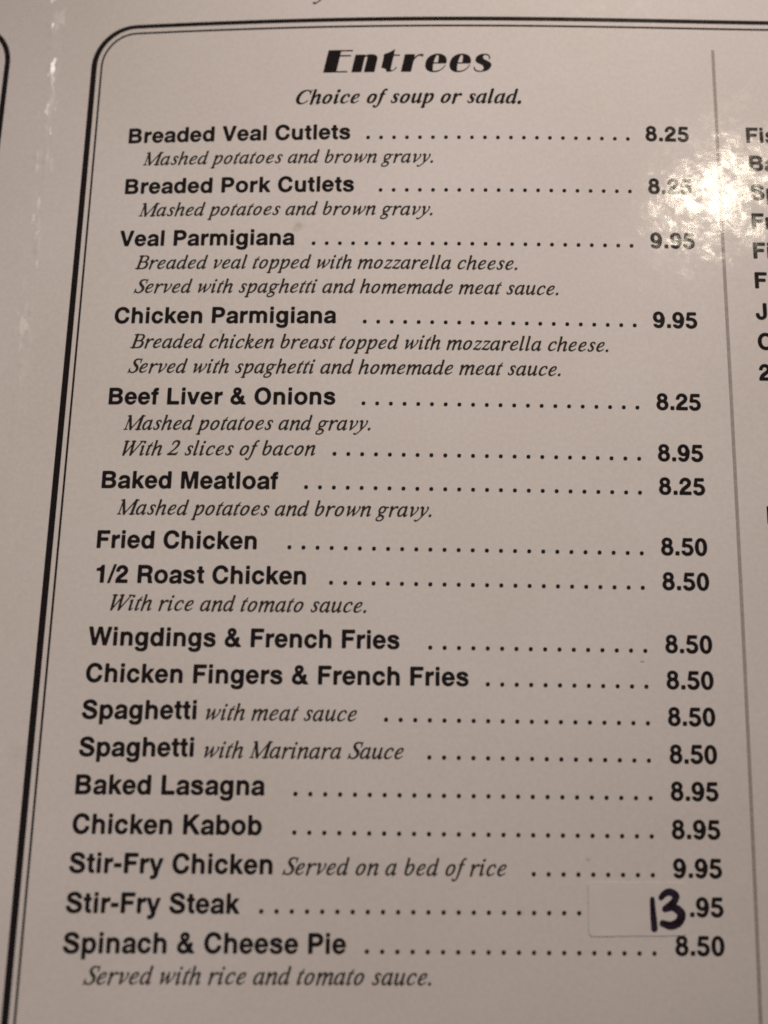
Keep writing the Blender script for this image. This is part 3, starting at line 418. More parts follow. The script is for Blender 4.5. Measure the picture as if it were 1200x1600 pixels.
d 500 312 -29 287 -13 274 8 271 26 274 59 270 64 263 62 195 4 168 -11 150 -18 138 -21 99 -20 75 -14 56 -4 41 8 29 23 20 41 14 68 13 140 20 176 29 206 44 242 62 278 83 311 108 342 136 371 180 407 213 428 243 443 282 456 315 456 333 451 366 433 372 433 378 437 384 449 432 623 433 635 430 656 433 668 443 680 459 686 489 693 513 692 528 684 539 671 544 650 541 632 385 68 387 58 390 56 396 57 428 86 450 99 459 98 468 92 471 86 470 77 457 56 430 29 384 -8 357 -23 342 -29|143 44 153 43 168 48 208 77 276 144 306 188 321 221 357 353 358 368 351 377 324 391 309 396 291 396 274 389 253 374 220 341 176 284 140 215 122 161 116 128 112 95 116 71 126 54
g 500 27 -224 -3 -217 -24 -207 -33 -201 -49 -185 -58 -164 -58 -125 -45 -89 -24 -59 9 -32 75 10 84 19 84 28 67 61 62 82 62 100 66 115 88 151 86 160 74 187 68 208 68 253 75 286 82 307 102 343 113 358 146 394 186 424 216 439 252 449 306 455 330 455 345 451 384 433 411 426 489 426 516 428 537 422 547 409 547 397 540 382 531 375 501 366 438 362 427 358 422 346 421 322 415 292 398 253 387 234 364 205 324 168 297 150 255 133 231 126 192 120 159 122 147 118 139 109 140 100 153 90 219 76 261 58 298 31 319 4 328 -23 328 -59 317 -86 289 -128 263 -158 241 -176 225 -187 186 -206 150 -218 114 -225|62 -170 96 -171 120 -167 159 -155 186 -142 216 -114 232 -92 241 -71 241 -59 238 -53 222 -37 201 -23 183 -14 162 -7 138 -8 96 -31 21 -85 6 -110 5 -131 14 -149 33 -161|186 184 213 183 234 190 259 202 286 226 312 276 331 331 334 349 334 364 331 373 321 383 303 389 264 383 240 376 219 362 198 337 171 283 158 238 158 214 160 205 171 192
p 500 -4 -244 -31 -234 -67 -230 -76 -226 -87 -217 -89 -205 -83 -193 -73 -185 -46 -181 -34 -176 -28 -169 -22 -151 113 338 114 347 110 353 95 362 88 371 88 386 97 401 120 428 145 449 173 465 194 471 206 471 219 467 236 452 243 431 237 398 239 391 242 388 248 391 269 412 308 442 332 455 353 462 374 466 407 465 440 457 461 447 485 423 494 401 498 383 498 329 485 269 467 215 451 179 422 131 393 92 363 62 317 26 287 8 251 -10 203 -23 161 -23 134 -20 122 -24 115 -37 81 -163 82 -172 85 -178 101 -189 106 -196 108 -205 104 -214 95 -224 83 -229 53 -233 20 -245|157 38 197 37 215 42 239 55 251 64 296 109 326 149 359 212 380 271 387 299 393 335 393 359 386 374 374 384 356 390 344 390 326 383 304 368 256 320 199 248 184 212 145 68 144 50 149 44
b 500 131 -17 110 -11 80 4 55 29 46 47 43 62 43 119 82 299 179 623 179 632 172 653 173 667 185 680 200 686 230 693 257 693 272 686 284 674 290 659 291 644 226 419 222 401 224 393 227 390 233 392 290 431 326 449 362 459 380 459 395 455 416 447 434 435 453 416 463 401 474 368 474 314 458 251 445 218 421 170 387 119 359 85 335 60 290 25 257 7 230 -5 185 -17|166 44 179 43 194 46 218 58 242 76 276 110 304 152 344 236 362 287 369 314 372 338 368 359 359 377 350 385 332 387 316 383 272 359 247 341 224 318 212 303 184 257 175 236 135 92 136 77 141 65 152 52
o 500 138 -19 117 -13 93 -1 68 18 47 48 42 60 38 78 38 144 51 198 67 240 83 273 114 321 149 366 171 388 210 417 249 435 345 456 375 447 432 420 454 399 466 378 472 348 472 315 465 276 454 237 421 165 397 126 348 64 336 53 291 19 246 -4 210 -16 189 -20|171 48 189 46 201 50 231 68 254 87 271 105 292 132 314 168 334 207 358 270 367 312 368 336 365 348 357 360 330 386 321 388 303 381 267 363 245 345 216 309 198 282 167 222 149 168 140 111 143 87 148 72 159 55
c 444 130 -17 109 -11 85 1 61 19 46 41 37 59 33 74 33 140 40 173 59 230 94 296 138 356 162 380 193 404 250 434 301 452 340 459 379 459 400 454 418 446 430 438 439 425 449 398 453 377 452 350 448 338 441 326 427 313 403 304 388 304 370 312 362 323 357 338 362 383 357 392 346 398 328 399 316 396 298 388 277 374 225 323 211 305 182 260 163 221 148 179 138 143 135 116 139 89 151 68 163 56 184 48 208 49 253 62 292 82 346 119 367 128 376 127 385 119 387 107 383 98 367 82 301 37 223 -4 178 -17
e 444 131 -17 95 -5 64 17 43 44 34 74 34 134 37 158 49 200 63 233 82 272 109 314 138 350 173 384 222 419 281 446 317 456 368 456 389 450 404 443 420 428 428 413 432 398 432 374 421 332 413 317 396 293 380 276 350 253 284 217 242 199 167 179 155 174 146 164 142 155 136 113 140 89 149 70 167 54 185 48 209 49 254 62 302 88 347 119 365 127 377 126 386 119 387 107 383 98 372 86 302 37 224 -4 179 -17|183 233 191 232 203 234 239 247 287 274 317 297 338 320 350 344 351 374 344 386 329 395 317 396 296 386 278 372 242 336 205 290 180 248 178 239
s 389 90 -16 69 -10 56 -3 38 15 31 27 23 60 23 93 25 105 32 117 51 127 60 127 69 123 75 117 81 105 87 69 93 54 108 44 129 40 154 48 186 70 206 96 214 120 217 141 210 168 156 246 146 270 140 291 140 336 149 369 159 390 168 403 189 423 210 435 252 450 294 457 327 457 348 453 372 444 392 423 399 402 403 381 402 351 396 336 387 326 366 320 350 327 339 345 330 384 321 393 309 397 288 396 261 384 246 372 239 357 236 342 243 315 264 284 297 243 312 213 319 189 319 141 316 123 306 93 294 69 276 46 252 26 195 -4 150 -16
t 278 60 -29 45 -23 27 -8 17 11 16 29 26 80 59 194 97 314 129 392 127 401 111 412 106 419 104 428 106 437 116 449 126 454 162 457 183 463 297 576 315 588 324 590 333 589 340 584 343 578 344 569 341 557 288 491 273 467 276 461 285 457 321 456 331 452 338 446 342 437 341 425 333 413 321 406 255 405 243 401 233 392 226 377 191 272 123 62 123 56 126 53 138 54 173 86 195 99 204 98 212 92 215 83 213 71 201 54 178 32 120 -13 93 -27 78 -30
f 278 -149 -228 -173 -217 -203 -183 -210 -162 -207 -141 -195 -123 -179 -111 -164 -107 -146 -108 -133 -114 -125 -125 -121 -135 -120 -153 -116 -165 -110 -171 -101 -171 -83 -164 -71 -155 -61 -144 -40 -111 -4 -39 14 3 134 378 134 390 130 396 103 403 93 411 90 423 94 435 109 448 145 453 157 456 165 462 205 549 229 592 259 631 295 663 328 685 361 697 382 696 421 681 433 669 438 654 434 636 424 621 409 610 391 605 376 609 355 621 346 621 331 603 307 558 278 474 277 462 280 456 289 453 328 451 340 447 350 435 350 420 343 410 328 402 271 400 256 396 247 387 197 237 137 75 98 -15 65 -75 23 -138 -3 -171 -20 -187 -49 -210 -74 -222 -98 -229
k 444 33 -39 18 -32 9 -21 5 -9 5 12 171 618 172 633 165 651 165 663 174 677 189 685 234 694 249 694 267 685 276 675 283 657 283 642 218 402 214 387 215 375 219 373 225 375 276 419 309 442 327 451 348 457 378 457 408 448 426 432 435 414 436 405 432 384 422 363 393 326 333 276 266 234 259 222 262 207 277 171 305 81 314 63 321 56 327 54 336 53 351 60 408 101 426 109 438 109 447 105 453 96 453 87 445 72 427 54 369 5 351 -6 327 -18 300 -25 270 -25 249 -19 224 -3 212 12 203 30 194 75 190 159 187 177 182 186 171 188 159 179 153 167 114 27 102 -6 90 -22 75 -33 57 -40|188 258 195 258 240 276 291 311 336 357 347 375 347 387 339 394 327 392 300 376 282 362 258 341 210 293 190 267
v 444 109 -20 97 -15 86 -2 83 7 83 28 123 238 146 346 146 364 145 371 139 373 112 360 103 360 94 364 89 370 86 379 94 398 112 420 142 447 163 458 181 462 211 458 232 449 250 431 259 412 263 394 263 358 253 319 234 262 201 133 198 115 205 110 217 115 253 144 313 204 347 244 370 277 388 313 398 346 398 376 387 412 394 434 409 449 427 455 439 453 454 445 472 429 478 418 485 400 485 382 475 349 460 319 418 253 367 192 299 124 175 18 152 -8 130 -20
y 444 -126 -226 -141 -221 -162 -209 -177 -196 -183 -187 -187 -175 -186 -163 -181 -151 -172 -139 -156 -130 -135 -129 -117 -138 -99 -160 -93 -163 -81 -164 -69 -161 -27 -137 27 -95 62 -64 100 -22 117 2 122 26 122 56 134 212 140 263 154 341 155 359 154 368 150 373 144 373 120 361 108 362 99 368 95 377 96 386 102 398 116 416 138 438 159 453 177 459 207 459 225 455 246 444 259 431 268 413 272 395 271 356 246 257 230 167 224 128 225 122 231 118 240 123 294 178 354 250 379 287 398 326 403 356 400 380 389 410 390 419 396 434 411 449 429 455 444 452 461 443 478 425 487 398 484 374 478 353 448 296 409 236 340 152 303 111 225 33 209 20 195 3 99 -93 51 -134 -20 -190 -51 -209 -93 -226
w 667 93 -11 84 -5 77 7 74 19 74 40 113 247 142 361 141 367 135 370 114 361 99 361 90 370 87 382 92 394 110 418 143 448 162 457 180 461 192 461 219 454 235 445 243 436 254 418 259 400 259 370 255 349 216 235 198 175 191 151 191 145 195 141 207 148 250 196 363 349 379 373 396 422 408 442 423 453 438 457 453 454 463 448 471 433 473 418 463 322 447 232 417 121 417 112 423 109 447 126 477 153 537 216 573 262 594 295 609 328 619 361 619 376 608 412 611 427 617 439 633 451 651 455 675 445 693 427 700 415 703 403 703 379 697 358 675 316 636 258 591 204 533 142 460 76 372 1 354 -11 336 -13 321 -5 311 16 311 43 337 211 336 217 333 220 327 218 318 209 240 114 135 3 114 -11 102 -13
z 389 177 -22 87 0 60 4 24 1 9 2 3 7 -1 14 1 38 9 51 37 71 321 355 327 365 324 372 312 374 222 373 186 375 173 365 148 329 135 321 126 320 117 324 112 329 110 347 120 380 133 407 144 424 162 438 192 448 300 445 375 436 417 436 426 433 434 425 436 416 434 404 429 394 393 361 128 95 120 83 123 77 135 73 162 72 231 61 270 61 289 71 330 115 339 120 351 121 361 116 367 104 366 89 354 62 330 22 310 2 288 -10 264 -19 243 -23
. 250 51 -20 29 -8 22 1 17 13 17 43 22 58 29 70 57 95 84 106 108 107 132 97 145 82 151 64 150 43 138 16 126 0 99 -17 84 -21
M 833 628 -40 613 -34 589 -15 574 -12 541 -9 532 -1 528 14 532 24 541 32 553 36 577 37 589 40 596 44 603 56 704 383 718 434 718 440 715 443 709 441 687 419 399 71 385 50 380 20 372 2 361 -14 346 -25 322 -35 301 -35 280 -25 268 -7 261 41 237 347 233 368 229 374 223 371 214 347 132 56 133 45 139 40 151 37 175 36 188 29 195 17 191 2 181 -7 163 -11 19 -11 7 -7 1 -1 -3 14 1 23 7 30 22 36 49 37 61 41 69 47 74 56 215 548 218 572 215 596 211 607 196 615 169 617 160 622 155 629 154 642 166 657 175 660 211 661 226 664 265 685 289 691 301 690 322 681 331 672 338 659 342 644 348 563 372 173 376 146 382 141 388 142 401 155 755 587 770 608 790 653 805 672 835 690 850 693 862 693 883 686 910 668 928 664 964 663 973 660 980 653 983 647 983 635 979 628 970 620 958 616 925 616 910 612 903 608 898 599 736 68 732 50 736 42 748 37 781 37 793 33 799 29 804 20 805 14 802 5 793 -5 781 -10 721 -12 703 -17 679 -33 661 -40
B 611 85 -38 70 -32 46 -15 31 -12 -8 -12 -17 -10 -29 -2 -33 13 -27 25 -14 35 34 36 52 43 60 55 76 112 209 592 209 604 202 612 190 615 163 615 147 622 141 634 144 649 160 662 220 663 238 668 271 686 286 690 301 690 319 686 340 670 352 666 403 666 424 669 514 669 559 655 583 643 599 631 624 604 634 577 635 538 631 520 620 487 595 442 572 412 550 390 526 372 520 361 525 352 553 330 572 307 589 274 596 247 596 205 589 175 567 127 541 88 508 51 475 25 440 7 412 -2 364 -12 307 -18 220 -18 202 -15 166 -15 154 -19 124 -36 109 -39|198 37 280 36 304 40 334 50 379 73 403 90 428 115 446 139 467 178 477 205 482 232 482 247 477 277 467 292 457 302 448 306 391 318 283 321 271 319 260 313 250 292 187 64 186 46 190 41|288 373 352 372 397 379 430 394 457 417 485 451 509 490 522 517 529 538 529 565 522 583 511 599 490 612 457 618 418 615 361 615 349 612 340 606 331 583 279 397 277 382 281 376
S 500 17 -32 8 -27 2 -17 1 -11 4 4 61 172 70 193 83 207 92 210 104 208 111 202 116 193 118 121 121 100 130 79 140 66 155 52 176 40 194 33 221 33 245 39 275 52 299 67 324 91 341 112 364 151 371 175 375 202 372 229 367 247 345 280 312 313 283 352 247 421 235 469 234 487 238 508 248 539 271 580 296 612 308 624 344 650 377 665 425 677 461 681 503 681 527 677 560 668 605 646 614 652 625 673 635 683 650 687 660 682 666 670 666 655 662 643 608 487 600 472 587 461 578 458 566 459 559 463 553 472 553 490 575 544 576 574 571 589 564 598 550 610 536 617 497 623 452 615 416 600 395 588 377 570 358 535 354 517 355 505 360 490 379 451 405 412 455 363 476 335 488 310 501 265 504 214 497 172 490 151 476 124 446 84 425 63 374 25 317 -5 284 -17 245 -24 185 -24 164 -20 143 -13 113 2 77 29 71 32 63 25 49 -11 42 -23 29 -32
W 833 109 -31 94 -23 84 -10 81 2 81 29 194 590 194 605 190 611 160 618 152 623 147 629 145 641 149 650 157 658 169 663 202 664 217 667 250 685 268 690 283 691 304 684 328 668 343 664 376 661 385 654 389 644 387 632 379 623 364 616 343 615 329 611 319 596 234 218 231 197 235 192 241 193 251 203 491 509 499 533 512 602 505 611 478 617 468 623 462 638 464 647 469 654 475 659 487 663 517 664 535 668 571 687 595 691 616 685 643 668 667 661 679 653 682 641 678 629 667 620 643 609 634 590 549 212 546 191 550 184 559 187 575 206 892 596 896 605 893 611 880 615 862 617 850 626 846 641 855 656 874 664 1030 664 1042 661 1052 653 1055 644 1054 635 1049 626 1042 620 1030 616 997 616 979 611 960 596 519 44 496 -1 476 -22 451 -32 433 -32 418 -28 403 -16 396 8 396 20 464 359 466 377 460 382 451 376 436 357 205 51 195 35 184 7 173 -10 163 -19 145 -29 133 -32
2 500 5 -6 -13 4 -22 21 -23 39 -14 60 2 76 11 82 47 91 59 98 134 166 228 246 273 288 312 330 372 405 406 459 425 501 438 543 438 573 436 582 426 597 410 609 392 616 374 616 353 610 311 586 284 558 243 495 227 475 212 465 191 465 184 471 179 480 179 498 210 567 227 597 238 612 254 631 296 661 347 681 389 691 434 691 470 684 494 676 524 658 546 633 554 612 556 600 555 558 545 519 536 494 514 450 498 423 459 375 425 338 360 276 293 218 158 112 148 99 152 92 167 89 356 89 371 93 384 99 424 138 437 147 446 151 458 151 464 148 469 141 471 132 470 123 462 105 428 54 411 18 392 1 365 -7
C 667 221 -24 200 -19 164 -5 146 6 116 32 101 52 78 94 65 133 61 154 61 229 68 262 79 298 105 361 126 400 172 469 215 521 256 562 287 587 331 616 377 639 404 649 467 667 506 674 533 677 593 677 623 670 650 659 671 644 695 616 704 612 712 619 728 661 737 676 743 681 755 685 767 680 773 673 775 664 769 634 711 472 704 462 692 452 680 450 671 452 665 457 660 466 658 481 661 523 657 544 651 562 636 586 623 598 593 615 578 620 554 623 524 619 485 607 440 587 404 565 347 521 293 460 245 388 211 322 191 262 184 232 181 181 187 136 199 100 217 73 242 53 278 39 308 35 341 39 398 57 452 84 492 112 557 166 569 170 581 168 589 160 591 148 581 130 507 67 461 36 395 3 338 -18 308 -24
''',
'bold_italic': '''
C 667 242 -28 203 -26 182 -22 149 -10 122 7 94 35 76 59 55 101 43 146 43 224 49 260 66 311 88 362 108 398 152 465 195 518 239 562 260 580 320 621 368 643 410 657 470 669 530 676 590 675 626 669 656 657 678 638 701 605 707 602 713 611 727 653 739 677 749 684 761 685 770 682 777 671 773 656 710 476 704 461 695 452 683 448 674 449 668 451 662 458 660 485 663 503 663 530 653 560 636 587 623 600 593 617 566 624 551 625 515 618 490 608 458 593 422 570 372 530 338 496 302 450 262 389 231 326 211 272 199 215 198 164 202 140 216 95 233 70 254 53 278 41 308 34 335 35 380 47 446 77 482 101 533 145 566 169 575 172 584 170 593 161 594 152 587 136 515 76 479 50 437 26 386 2 326 -19 287 -26
h 500 33 -56 9 -49 -6 -35 -11 -20 -10 13 159 622 163 637 164 664 174 677 219 701 234 705 267 704 285 695 294 682 298 667 298 640 231 394 234 390 240 393 276 425 312 452 345 468 369 476 402 480 426 476 456 464 477 449 487 433 493 415 492 373 461 286 395 55 399 52 408 57 437 88 453 99 462 100 471 95 475 88 475 79 469 70 424 25 381 -12 351 -32 330 -39 309 -38 279 -23 265 -8 259 16 263 61 266 76 324 276 338 319 357 361 356 367 351 371 333 368 294 347 249 314 211 277 195 257 185 235 123 10 115 -11 106 -23 84 -43 60 -53
o 500 153 -21 129 -19 108 -13 84 -5 60 9 39 30 30 48 23 69 23 138 33 186 54 240 75 282 102 324 126 355 168 397 210 426 249 441 291 448 315 449 348 457 429 432 456 418 474 396 484 369 488 333 484 300 475 258 459 213 432 159 403 114 378 83 338 42 288 9 264 -1 219 -15 198 -19|175 45 186 44 201 51 228 71 246 89 286 141 321 207 343 267 356 327 353 351 327 387 318 387 305 381 260 351 213 285 187 237 168 186 155 132 152 105 152 90 159 63 164 54
i 278 56 -36 26 -21 16 -9 13 3 13 54 92 345 92 354 79 369 79 384 116 430 137 448 164 461 179 466 209 465 228 456 239 441 243 429 243 405 149 60 152 56 161 60 193 93 206 100 215 100 222 96 225 90 225 78 219 69 185 35 119 -21 104 -31 89 -36|209 522 185 533 172 546 167 558 166 597 182 633 193 648 208 660 224 670 239 676 257 679 278 679 296 675 308 669 322 654 330 630 329 603 316 570 291 543 272 531 242 521
c 444 113 -17 71 -2 48 13 29 39 18 70 18 136 25 172 49 238 69 277 91 313 127 358 149 381 194 413 239 434 290 449 329 456 392 456 413 450 428 443 445 424 464 386 468 373 467 355 460 334 453 322 434 304 410 293 383 291 368 295 352 307 345 322 346 352 361 382 361 391 350 399 332 402 314 397 296 386 274 367 244 331 198 262 169 202 154 151 148 115 148 94 157 70 172 52 191 45 206 45 221 49 266 64 284 73 368 128 380 128 387 121 390 112 386 100 287 31 218 -4 176 -18
e 444 113 -17 74 -4 52 10 33 31 26 46 19 70 19 133 29 178 53 241 83 296 121 346 157 382 194 410 233 430 290 449 326 456 389 456 416 446 429 433 438 418 439 376 430 349 405 304 372 271 341 250 314 235 242 202 167 179 158 160 148 112 151 82 161 64 176 49 194 45 233 52 272 67 368 128 380 127 387 121 390 112 387 103 374 91 296 37 218 -4 176 -18|189 232 194 230 215 235 254 251 312 289 335 312 346 328 349 349 343 379 333 394 323 398 311 397 296 387 278 369 209 275 190 241
f 278 -133 -229 -166 -223 -211 -196 -221 -181 -220 -145 -211 -126 -193 -108 -178 -100 -163 -96 -133 -97 -121 -103 -115 -109 -108 -127 -108 -148 -114 -169 -109 -175 -94 -173 -85 -169 -66 -151 -56 -136 -38 -100 0 -7 61 197 123 389 124 395 119 401 98 404 90 410 88 422 92 434 107 447 116 450 140 451 149 456 196 554 212 582 233 612 251 632 281 657 320 681 362 696 389 696 422 693 434 689 441 683 446 674 447 647 443 632 429 614 413 602 386 595 368 599 350 611 344 611 328 584 312 545 287 458 290 454 296 451 329 450 344 446 351 437 350 419 344 409 335 404 278 402 269 398 264 392 206 224 158 98 129 26 86 -55 56 -100 24 -142 -3 -172 -28 -194 -49 -208 -76 -221 -97 -227
s 389 88 -14 67 -8 49 1 39 10 32 22 27 37 23 67 24 103 30 115 40 124 52 128 64 128 73 125 80 112 84 73 90 55 103 44 130 37 154 46 176 64 195 91 203 124 203 145 198 160 147 229 135 253 129 274 129 340 138 370 150 394 166 414 184 428 214 443 235 449 295 456 325 456 355 452 376 443 389 430 394 421 401 400 404 367 402 343 395 331 385 324 364 318 346 325 339 340 335 373 331 385 322 395 310 400 298 401 277 394 259 381 249 367 249 340 254 325 313 247 325 223 332 202 332 133 319 91 310 73 292 48 268 28 235 10 208 -2 157 -15
u 500 303 -36 276 -21 265 -9 260 9 262 54 261 60 258 62 210 20 180 0 141 -20 120 -27 81 -28 66 -24 54 -16 37 3 29 21 20 51 20 135 33 198 84 345 84 354 72 369 72 381 89 405 117 437 135 451 156 461 180 466 204 465 222 455 231 444 236 435 239 417 234 393 183 231 165 165 155 117 151 66 159 63 180 68 198 77 225 98 255 128 294 174 360 408 369 435 378 450 395 468 417 481 432 484 468 483 481 477 492 465 499 444 499 432 398 60 399 55 405 56 444 94 456 100 465 100 472 96 475 90 475 78 470 69 442 42 384 -10 363 -25 336 -37
p 500 -5 -261 -20 -258 -32 -252 -53 -229 -80 -226 -86 -222 -90 -216 -90 -201 -86 -194 -77 -187 -56 -184 -47 -180 -41 -168 100 342 100 354 87 369 87 381 91 390 122 426 147 462 169 477 190 484 226 484 238 477 250 466 257 444 257 423 252 402 253 396 259 398 295 430 319 448 361 466 385 470 430 469 463 461 481 451 499 429 511 399 512 330 502 279 481 216 460 170 433 126 404 90 367 56 316 21 280 3 250 -10 220 -19 193 -22 166 -22 148 -19 136 -22 130 -36 93 -171 94 -180 106 -189 109 -195 110 -204 106 -213 94 -225 76 -227 67 -230 40 -252 19 -259|174 33 211 39 229 48 244 59 277 96 320 159 342 204 356 240 377 321 380 342 379 366 373 376 358 386 343 391 334 389 319 382 295 364 258 327 228 291 217 275 153 48 153 42 157 38
r 389 47 -56 23 -49 8 -35 4 -20 4 10 96 343 96 352 85 364 82 376 83 385 94 400 143 455 164 468 191 476 206 476 221 473 233 467 240 460 249 439 250 415 247 400 248 395 251 395 281 422 311 446 338 461 362 470 407 470 449 460 464 452 477 433 477 403 467 376 443 352 431 344 416 339 380 339 361 349 344 375 335 375 314 364 269 332 217 277 206 256 138 10 129 -11 121 -23 98 -43 74 -53
a 500 300 -36 270 -19 261 -6 257 12 262 57 258 61 252 58 225 32 195 9 171 -7 138 -20 126 -22 78 -22 48 -12 39 -7 27 3 16 18 6 39 -1 63 -1 138 7 180 33 249 66 306 107 357 135 382 159 400 186 418 228 439 273 454 318 454 333 449 357 436 363 436 369 441 387 467 408 481 432 490 465 489 480 482 490 474 499 453 499 435 398 63 399 58 405 59 441 94 453 100 462 99 468 95 472 87 472 78 462 65 410 15 360 -24 348 -32 333 -37|145 42 156 41 165 43 195 62 216 80 270 134 288 156 347 363 349 375 342 383 318 395 300 400 279 393 239 354 192 288 162 231 150 204 138 168 128 126 125 105 125 72 132 54
l 278 45 -36 15 -21 5 -9 1 3 2 57 159 624 163 639 164 666 171 675 216 700 237 706 261 705 282 696 291 687 298 669 298 642 137 63 141 56 147 58 181 93 195 100 204 100 210 96 213 90 213 78 208 69 174 35 108 -21 93 -31 78 -36
d 500 300 -36 270 -19 261 -6 257 12 262 57 258 61 252 58 225 32 195 9 171 -7 138 -20 126 -22 78 -22 48 -12 39 -7 27 3 16 18 6 39 -1 63 -1 138 7 180 31 246 60 297 81 328 104 354 150 394 186 418 228 439 273 454 318 454 333 449 357 436 366 438 432 669 462 694 477 701 504 707 531 702 546 692 556 678 556 636 398 63 399 58 405 59 441 94 453 100 462 99 468 95 472 87 472 78 462 65 410 15 360 -24 348 -32 333 -37|145 42 156 41 165 43 195 62 216 80 270 134 288 156 347 363 349 375 342 383 318 395 300 400 279 393 239 354 192 288 162 231 150 204 138 168 128 126 125 105 125 72 132 54
. 250 53 -44 35 -41 20 -35 4 -19 -4 -4 -5 41 9 74 23 93 41 108 71 122 86 126 125 126 146 119 165 101 172 83 171 44 157 11 141 -10 116 -29 86 -41
''',
'deco': '''
E 800 36 -4 31 0 29 9 167 699 170 714 174 719 186 722 540 722 567 719 891 718 902 714 904 705 901 690 897 685 891 683 561 682 552 680 548 675 527 570 526 558 529 555 831 553 839 549 840 537 836 522 828 518 528 517 517 513 422 45 422 36 426 32 432 32 738 31 744 29 747 24 744 6 738 -3 723 -4
n 810 46 -4 41 0 39 9 147 549 154 561 166 563 433 562 442 557 442 537 445 534 487 553 541 568 571 571 646 571 691 564 733 551 760 535 781 513 792 495 800 471 803 444 800 411 722 18 719 3 715 -2 703 -4 421 -4 413 -3 409 1 411 21 500 465 499 499 493 508 481 511 457 502 433 484 429 477 335 9 331 0 319 -4
t 600 242 -1 238 6 237 36 233 51 222 72 209 88 191 101 164 114 125 124 92 128 85 135 158 507 158 513 155 516 146 520 143 524 146 543 152 552 167 557 172 576 177 582 230 596 293 620 374 663 482 732 487 729 487 723 457 570 456 561 458 555 467 554 623 553 630 549 630 534 626 522 617 518 458 517 447 513 367 120 364 99 364 75 368 60 377 49 386 47 407 48 428 57 464 83 521 143 527 144 539 137 544 132 545 126 521 98 485 65 452 42 410 21 386 12 344 2 314 -1
r 640 46 -4 41 0 39 9 147 549 151 558 163 562 442 562 447 558 448 552 432 471 433 459 439 462 457 484 484 511 511 531 553 553 601 568 661 574 676 570 697 550 700 540 673 476 670 474 665 477 650 498 631 511 604 517 571 513 541 502 510 483 483 459 457 426 407 336 403 324 341 15 338 3 334 -2 322 -4
e 690 301 -16 259 -11 232 -4 184 16 154 37 136 55 121 74 106 101 97 125 87 170 87 242 93 281 103 320 112 347 131 389 151 422 171 449 211 489 229 504 277 534 349 562 394 573 448 579 472 579 505 576 538 569 568 560 610 542 649 516 671 494 693 461 705 434 713 404 717 374 716 323 705 269 700 263 691 262 331 260 328 257 324 245 312 167 309 128 309 65 312 35 319 26 340 22 394 22 436 29 484 44 541 74 586 109 626 155 661 215 679 216 685 210 684 203 672 179 629 116 589 76 556 50 511 22 454 -1 418 -11 379 -17|339 293 445 292 455 296 470 374 480 455 479 494 473 530 469 535 442 537 430 535 418 521 401 491 382 449 358 383 336 302
s 600 231 -11 195 -5 167 5 138 19 114 39 95 65 86 92 82 107 82 137 87 149 102 153 111 153 116 149 119 116 127 89 138 69 162 49 186 37 222 28 243 24 306 23 315 25 333 37 351 54 360 68 369 86 376 110 376 143 366 173 345 201 312 223 195 283 178 296 153 322 139 350 136 365 137 398 143 425 152 446 176 485 210 519 243 541 285 559 342 573 414 579 456 576 474 572 507 561 537 537 559 503 567 479 571 455 571 419 564 401 549 396 540 397 534 401 532 410 535 425 535 446 531 467 521 494 504 515 483 528 462 536 441 540 414 540 391 527 377 509 367 488 364 476 365 446 374 422 389 404 420 384 525 329 555 309 583 281 598 251 604 221 600 188 589 152 576 128 561 106 528 72 501 52 459 30 423 16 384 7 339 0 309 0 294 -11
''',
}
FONT = {}
for fname, rows in GLYPHS.items():
    FONT[fname] = {' ': (278 if fname == 'sans' else 250, [], [])}
    for row in rows.split('\n'):
        if not row.strip():
            continue
        ch, wd, data = row[0], *row[2:].split(' ', 1)
        loops = []
        for lp in data.split('|'):
            q = [int(t) for t in lp.split()]
            loops.append([Vector((q[i], q[i + 1], 0)) for i in range(0, len(q), 2)])
        area = [0.5 * sum(a.x * b.y - a.y * b.x for a, b in zip(l, l[1:] + l[:1])) for l in loops]
        sign = math.copysign(1, max(area, key=abs))
        pts, tris = [], []
        for k, l in enumerate(loops):            # each island with the counters inside it
            if area[k] * sign < 0:
                continue
            x0, x1, y0, y1 = min(p.x for p in l), max(p.x for p in l), min(p.y for p in l), max(p.y for p in l)
            isl = [l] + [h for j, h in enumerate(loops) if area[j] * sign < 0 and x0 < h[0].x < x1 and y0 < h[0].y < y1]
            b0 = len(pts)
            tris += [tuple(b0 + i for i in t) for t in tessellate_polygon(isl)]
            pts += [p for q in isl for p in q]
        FONT[fname][ch] = (int(wd), pts, tris)


def ink_span(font, s):
    x, lo, hi = 0, None, None
    for ch in s:
        wd, pts, _ = FONT[font][ch]
        if pts:
            a, b = x + min(p.x for p in pts), x + max(p.x for p in pts)
            lo = a if lo is None else min(lo, a)
            hi = b if hi is None else max(hi, b)
        x += wd
    return lo, hi


